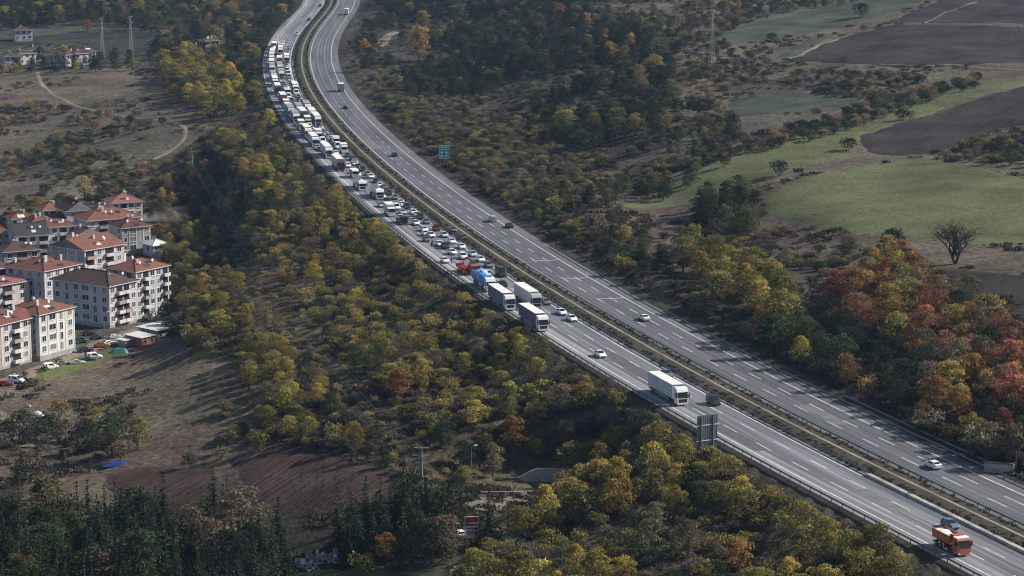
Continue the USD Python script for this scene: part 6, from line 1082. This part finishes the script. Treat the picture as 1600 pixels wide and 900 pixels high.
# ------------------------------------------------------------------ signs, pylons, underpass
s, o = road_so(*flat(1101, 699)); bx = road_pt(s, -38.2); d = road_dir(s); t = thing('road_sign', 'large road sign seen from behind with steel slats, beside the near guardrail', 'sign', (bx[0], bx[1], float(ground(*bx))), math.atan2(d[1], d[0]) + PI / 2 - .35 * 0 + .12)
zb = 2.0 - float(ground(*bx)) * 0 ; W = 2.25; n = 9; z0, z1 = .9, 7.9
for i in range(n):
    x0, x1 = -W + 2 * W * i / n, -W + 2 * W * (i + 1) / n - .035; m = MB(); m.box((x0, -.03, z0), (x1, .03, z1)); m.box((x0, .03, z0), (x0 + .06, .10, z1)); part('panel', m.get(), L['sign_back'], t)
for x in (-1.3, 1.3): m = MB(); m.box((x - .11, .11, -2.5), (x + .11, .33, z1 - .1)); part('post', m.get(), L['steel'], t)
for z in (2.9, 5.9): m = MB(); m.box((-W - .05, .101, z), (W + .05, .108 + .06, z + .12)); m.box((-W - .25, .06, z + .02), (-W - .0, .2, z + .1)); part('crossbar', m.get(), L['white_paint'], t)
# the green sign over the far verge
gp = hit1(694, 268); d = road_dir(road_so(gp[0], gp[1])[0]); t = thing('road_sign', 'green road sign with white writing beyond the far carriageway', 'sign', gp, math.atan2(d[1], d[0]) - PI / 2)
m = MB(); m.box((-1.85, -.06, 4.4), (1.85, .06, 9.1)); part('board', m.get(), L['sign_green'], t)
m = MB(); [m.box(lo, hi) for lo, hi in (((-1.75, -.075, 8.9), (1.75, -.062, 9.0)), ((-1.75, -.075, 4.5), (1.75, -.062, 4.6)), ((-1.75, -.075, 4.601), (-1.65, -.062, 8.899)), ((1.65, -.075, 4.601), (1.75, -.062, 8.899)))]; part('border', m.get(), L['white_paint'], t)
m = MB(); rs = np.random.default_rng(3)
for row, z in enumerate((8.25, 7.4)):   # two lines of small unreadable writing, as in the photograph
    x = -1.35
    while x < 1.2:
        w = rs.uniform(.16, .3); m.box((x, -.075, z), (x + w, -.062, z + .12)); m.box((x, -.075, z + .121), (x + .07, -.062, z + .42)); m.box((x + w - .06, -.075, z + .2 * (row + rs.integers(2)) % .3 + .121), (x + w, -.062, z + .42)); x += w + .1
part('writing', m.get(), L['white_paint'], t)
for x in (-.8, .8):
    for z in (6.1, 4.95): m = MB(); c = trimesh.creation.cylinder(.34, .02, sections=12); m.add(np.array(c.vertices)[:, [0, 2, 1]] + [x, -.07, z + .45], c.faces[:, ::-1]); m.box((x - .09, -.076, z + .0), (x + .09, -.064, z + .12)); part('symbol', m.get(), L['white_paint'], t)
for x in (-1.2, 1.2): m = MB(); m.box((x - .1, .07, -1), (x + .1, .25, 9.0)); part('post', m.get(), L['steel'], t)
# power pylons and their cables
def pylon(label, p, rz, h, lattice=True):
    t = thing('power_pylon', label, 'pylon', p, rz); b = .095 * h if lattice else .05 * h; m = MB(); leg = lambda z: b * (1 - .82 * z / h) * .5
    for sx in (-1, 1):
        for sy in (-1, 1): mm = MB(); mm.tube([(sx * leg(0), sy * leg(0), -1), (sx * leg(h), sy * leg(h), h)], .12, 4); part('leg', mm.get(), L['concrete_dark'], t)
    zs = np.linspace(0, h * .96, 11)
    for z0_, z1_ in zip(zs[:-1], zs[1:]):
        for (ax, ay), (bx_, by_) in (((-1, -1), (1, -1)), ((1, -1), (1, 1)), ((1, 1), (-1, 1)), ((-1, 1), (-1, -1))): m.tube([(ax * leg(z0_), ay * leg(z0_), z0_), (bx_ * leg(z1_), by_ * leg(z1_), z1_)], .04, 3); m.tube([(ax * leg(z1_), ay * leg(z1_), z1_), (bx_ * leg(z1_), by_ * leg(z1_), z1_)], .04, 3)
    part('bracing', m.get(), L['steel'], t, kind='stuff'); tips = []
    for z, w in ((h - .25, 1.5), (h * .86, 1.7), (h * .74, 1.25)):
        mm = MB(); mm.box((-w, -.12, z - .08), (w, .12, z + .1)); mm.tube([(-w, 0, z), (0, 0, z + .7)], .05, 3); mm.tube([(w, 0, z), (0, 0, z + .7)], .05, 3); part('crossarm', mm.get(), L['concrete'], t)
        for s2 in (-1, 1):
            mm = MB(); mm.tube([(s2 * (w - .1), 0, z - .09), (s2 * (w - .1), 0, z - .55)], .09, 6); part('insulator', mm.get(), L['steel_dark'], t); c, s3 = math.cos(rz), math.sin(rz); tips.append(np.array(p) + [s2 * (w - .1) * c, s2 * (w - .1) * s3, z - .55])
    return tips
g1 = hit1(658, 797); g2 = hit1(300, 282); g3 = hit1(1015, 1085)
line_a = math.atan2(g2[1] - g1[1], g2[0] - g1[0]); rz1 = line_a + PI / 2 - .25
T1 = pylon('grey power pylon with three crossarms above the conifer group', g1, rz1, 12.8); T2 = pylon('distant lattice pylon on the slope behind the village', g2, rz1, 13.0); T3 = pylon('power pylon below the lower edge', g3, rz1, 15.0)
k_ = 0
for S, E_, where in ((T1, T2, 'running up the cleared strip'), (T1, T3, 'running down to the lower edge')):
    for a_, b_ in zip(S, E_):
        u = np.linspace(0, 1, 28)[:, None]; pts = a_ + (b_ - a_) * u; pts[:, 2] -= 4 * (6.0 if 'up' in where else 3.0) * (u * (1 - u))[:, 0]; m = MB(); m.tube(pts, .032, 4)
        whole('power_cable', m.get(), L['steel_dark'], f'thin power cable {where} from the grey pylon', 'cable', f'cables {where}')
for px, py, h, lab in ((205, 96, 24, 'thin far pylon behind the left hillside'), (160, 92, 22, 'thin far pylon near the far houses'), (1112, 104, 24, 'thin lattice pylon on the far right slope')): pylon(lab, hit1(px, py), .5, h)
# underpass: wing wall, deck edge and railing
c = hit1(850, 752); t = thing('retaining_wall', 'pale stained concrete wall in the dark hollow below the motorway', 'wall', c, .06)
pr = [(-5.4, .9), (-3.0, -.6), (4.4, -.6), (4.4, 2.7), (-1.4, 2.8), (-3.2, 2.1)]; part('wall', prism_y(pr, .6), L['concrete'], t); m = MB(); [m.box((x, -.34, 0.0), (x + .12, -.301, 2.5)) for x in (-1.2, .9, 2.0, 3.2)]; part('joint', m.get(), L['concrete_dark'], t, kind='stuff')
c = hit1(800, 776); t = thing('railing', 'thin white railing along the underpass road', 'railing', c + [0, 0, .1], .08); m = MB(); m.tube([(-6.5, 0, 1.0), (7, 0, 1.0)], .06, 5); part('rail', m.get(), L['white_paint'], t); m = MB(); [m.tube([(x, 0, -.5), (x, 0, 1.0)], .04, 4) for x in np.arange(-6, 7.1, 2)]; part('posts', m.get(), L['steel'], t, kind='stuff')
# billboard by the clearing
bp = hit1(737, 842); t = thing('billboard', 'red and white roadside billboard near the lower edge', 'billboard', bp, .12); m = MB(); m.box((-1.3, -.08, .6), (1.3, .08, 4.3)); part('board', m.get(), L['white_paint'], t)
for i, (a_, b_, mm) in enumerate(((3.2, 4.25, 'paint_red'), (2.55, 2.95, 'paint_red'), (1.95, 2.25, 'paint_red'), (.7, 1.75, 'curtain_grey'))): m = MB(); m.box((-1.2 + .1 * i, -.10 - .001 * i, a_), (1.2, -.082, b_)); part('printed_band', m.get(), L[mm], t)
m = MB(); m.box((1.31, -.12, .5), (1.45, .12, 4.35)); m.box((-1.2, .09, -1), (-1.05, .2, 4.2)); m.box((1.0, .09, -1), (1.15, .2, 4.2)); part('frame', m.get(), L['bark'], t)
p = hit1(722, 840); copy_of(car_kind('saloon', 'white'), 'saloon_car', 'white car parked beside the red and white billboard', 'car', p + [0, 0, .05], .4)
# concrete box culvert head at the right edge
c = hit1(1560, 742); t = thing('concrete_culvert', 'grey concrete culvert head beside the far guardrail at the right edge', 'culvert', c, -.35); m = MB(); m.box((-2.6, -.2, -1.5), (2.4, .2, 2.1)); part('head_wall', m.get(), L['concrete'], t); m = MB(); m.box((-2.8, -.3, 2.1), (2.6, .6, 2.32)); part('cap', m.get(), L['steel_dark'], t); m = MB(); m.box((2.41, -.25, -1.5), (2.75, 2.2, 2.09)); part('side_wall', m.get(), L['concrete_dark'], t)
m = MB(); m.tube([(3.1, .2, -1), (3.1, .2, 4.6)], .12, 6); part('post', m.get(), L['bark'], t)
# pampas grass
k, _ = kind_of('pampas_kind'); rp = np.random.default_rng(8); mb = MB()
for i in range(420):
    a_ = rp.uniform(0, 6.28); l_ = rp.uniform(1.0, 2.4); b0 = np.array([math.cos(a_), math.sin(a_), 0]) * rp.uniform(0, .35); out = np.array([math.cos(a_), math.sin(a_), 0]); sd = np.array([-math.sin(a_), math.cos(a_), 0]) * .05; mid = b0 + out * l_ * .22 + [0, 0, l_ * .62]; tip = b0 + out * l_ * .62 + [0, 0, l_ * rp.uniform(.55, .85)]
    col = np.array([.20, .20, .10]) * rp.uniform(.6, 1.5); mb.add([b0 - sd, b0 + sd, mid + sd, mid - sd], [[0, 1, 2, 3]]); mb.c.append(np.tile(col * .7, (4, 1))); mb.add([mid - sd, mid + sd, tip], [[0, 1, 2]]); mb.c.append(np.tile(col, (3, 1)))
part('blades', mb.get(), L['foliage'], k, tint=mb.cols()); mb = MB()
for i in range(26):
    a_ = rp.uniform(0, 6.28); q_ = np.array([math.cos(a_), math.sin(a_), 0]) * rp.uniform(.2, .9) + [0, 0, rp.uniform(1.9, 2.8)]; leaves(rp, q_ + rp.normal(size=(6, 3)) * [.06, .06, .22], np.tile([0, 0, 1.0], (6, 1)), .3, np.array([.27, .25, .18]), mb)
part('plumes', mb.get(), L['foliage'], k, tint=mb.cols())
for px, py, s_, lab in ((1436, 676, 1.5, 'pampas grass clump left of two by the guardrail'), (1462, 684, 1.9, 'large pampas grass clump right of two by the guardrail'), (1522, 716, 2.2, 'pale pampas grass clump beside the culvert head'), (1545, 722, 1.8, 'pampas grass clump right behind the culvert head')): copy_of('pampas_kind', 'pampas_grass', lab, 'grass clump', hit1(px, py), px, s_)
# the lone bare tree on the meadow
bare('lone_tree_kind', 51, 15.0, 7.5, (0.040, 0.036, 0.034), DRK + BRN[3:], 420, stems=4, depth=5, size=.35, rise=.62, r0=.022); copy_of('lone_tree_kind', 'bare_tree', 'large lone bare tree with forked trunks at the edge of the green meadow', 'tree', hit1(1493, 412), .4, (1.3, 1.3, .98))
# smoke from the chimney beside the maroon roof
sp_ = hit1(216, 398) + [0, 0, 11.0]; mb = MB(); uu = np.linspace(0, 1, 12); path = sp_ + np.stack([uu * 19, uu * 3, 1.0 + uu * 4.0 - uu ** 2 * 3], 1); mb.tube(path, .5 + 3.6 * uu ** .8, 14); sv, sf = mb.get(); sv = sv + (fbm(sv / 2.5, 3, 4)[:, None] - .5) * 1.6 * np.array([1, 1, 1])
L['smoke'] = usdkit.material(stage, '/World/Looks/smoke', {'g': ('geometry', {}), 'n': ('noise_texture', {'scale': .35, 'detail': 4.0}), 'r': ('map_range', {'from_min': .42, 'from_max': .75, 'to_min': 0.0, 'to_max': .19}), 's': ('separate_xyz', {}), 'f': ('map_range', {'from_min': float(sp_[0] + 2), 'from_max': float(sp_[0] + 17.5), 'to_min': 1.0, 'to_max': 0.0, 'clamp': True}), 'x': ('math', {'math_type': 'multiply'}), 'v': ('principled_volume', {'color': (.85, .87, .9)})}, [('g.position', 'n.vector'), ('n.fac', 'r.value'), ('g.position', 's.vector'), ('s.x', 'f.value'), ('r.result', 'x.value1'), ('f.result', 'x.value2'), ('x.value', 'v.density')], volume='v.volume')
whole('smoke', (sv, sf), L['smoke'], 'pale chimney smoke drifting right from the village', 'smoke', kind='stuff')
# ------------------------------------------------------------------ the air between here and the far slopes
L['haze'] = usdkit.material(stage, '/World/Looks/haze', {'v': ('principled_volume', {'color': (0.42, 0.62, 1.0), 'density': HAZE, 'anisotropy': 0.2})}, volume='v.volume')
m = MB(); m.box((-3300, -800, GZ.min() - 1), (3300, 4700, max(EYE + 5, GZ.max() + 25))); whole('haze', m.get(), L['haze'], 'thin blue haze over the valley', kind='stuff')
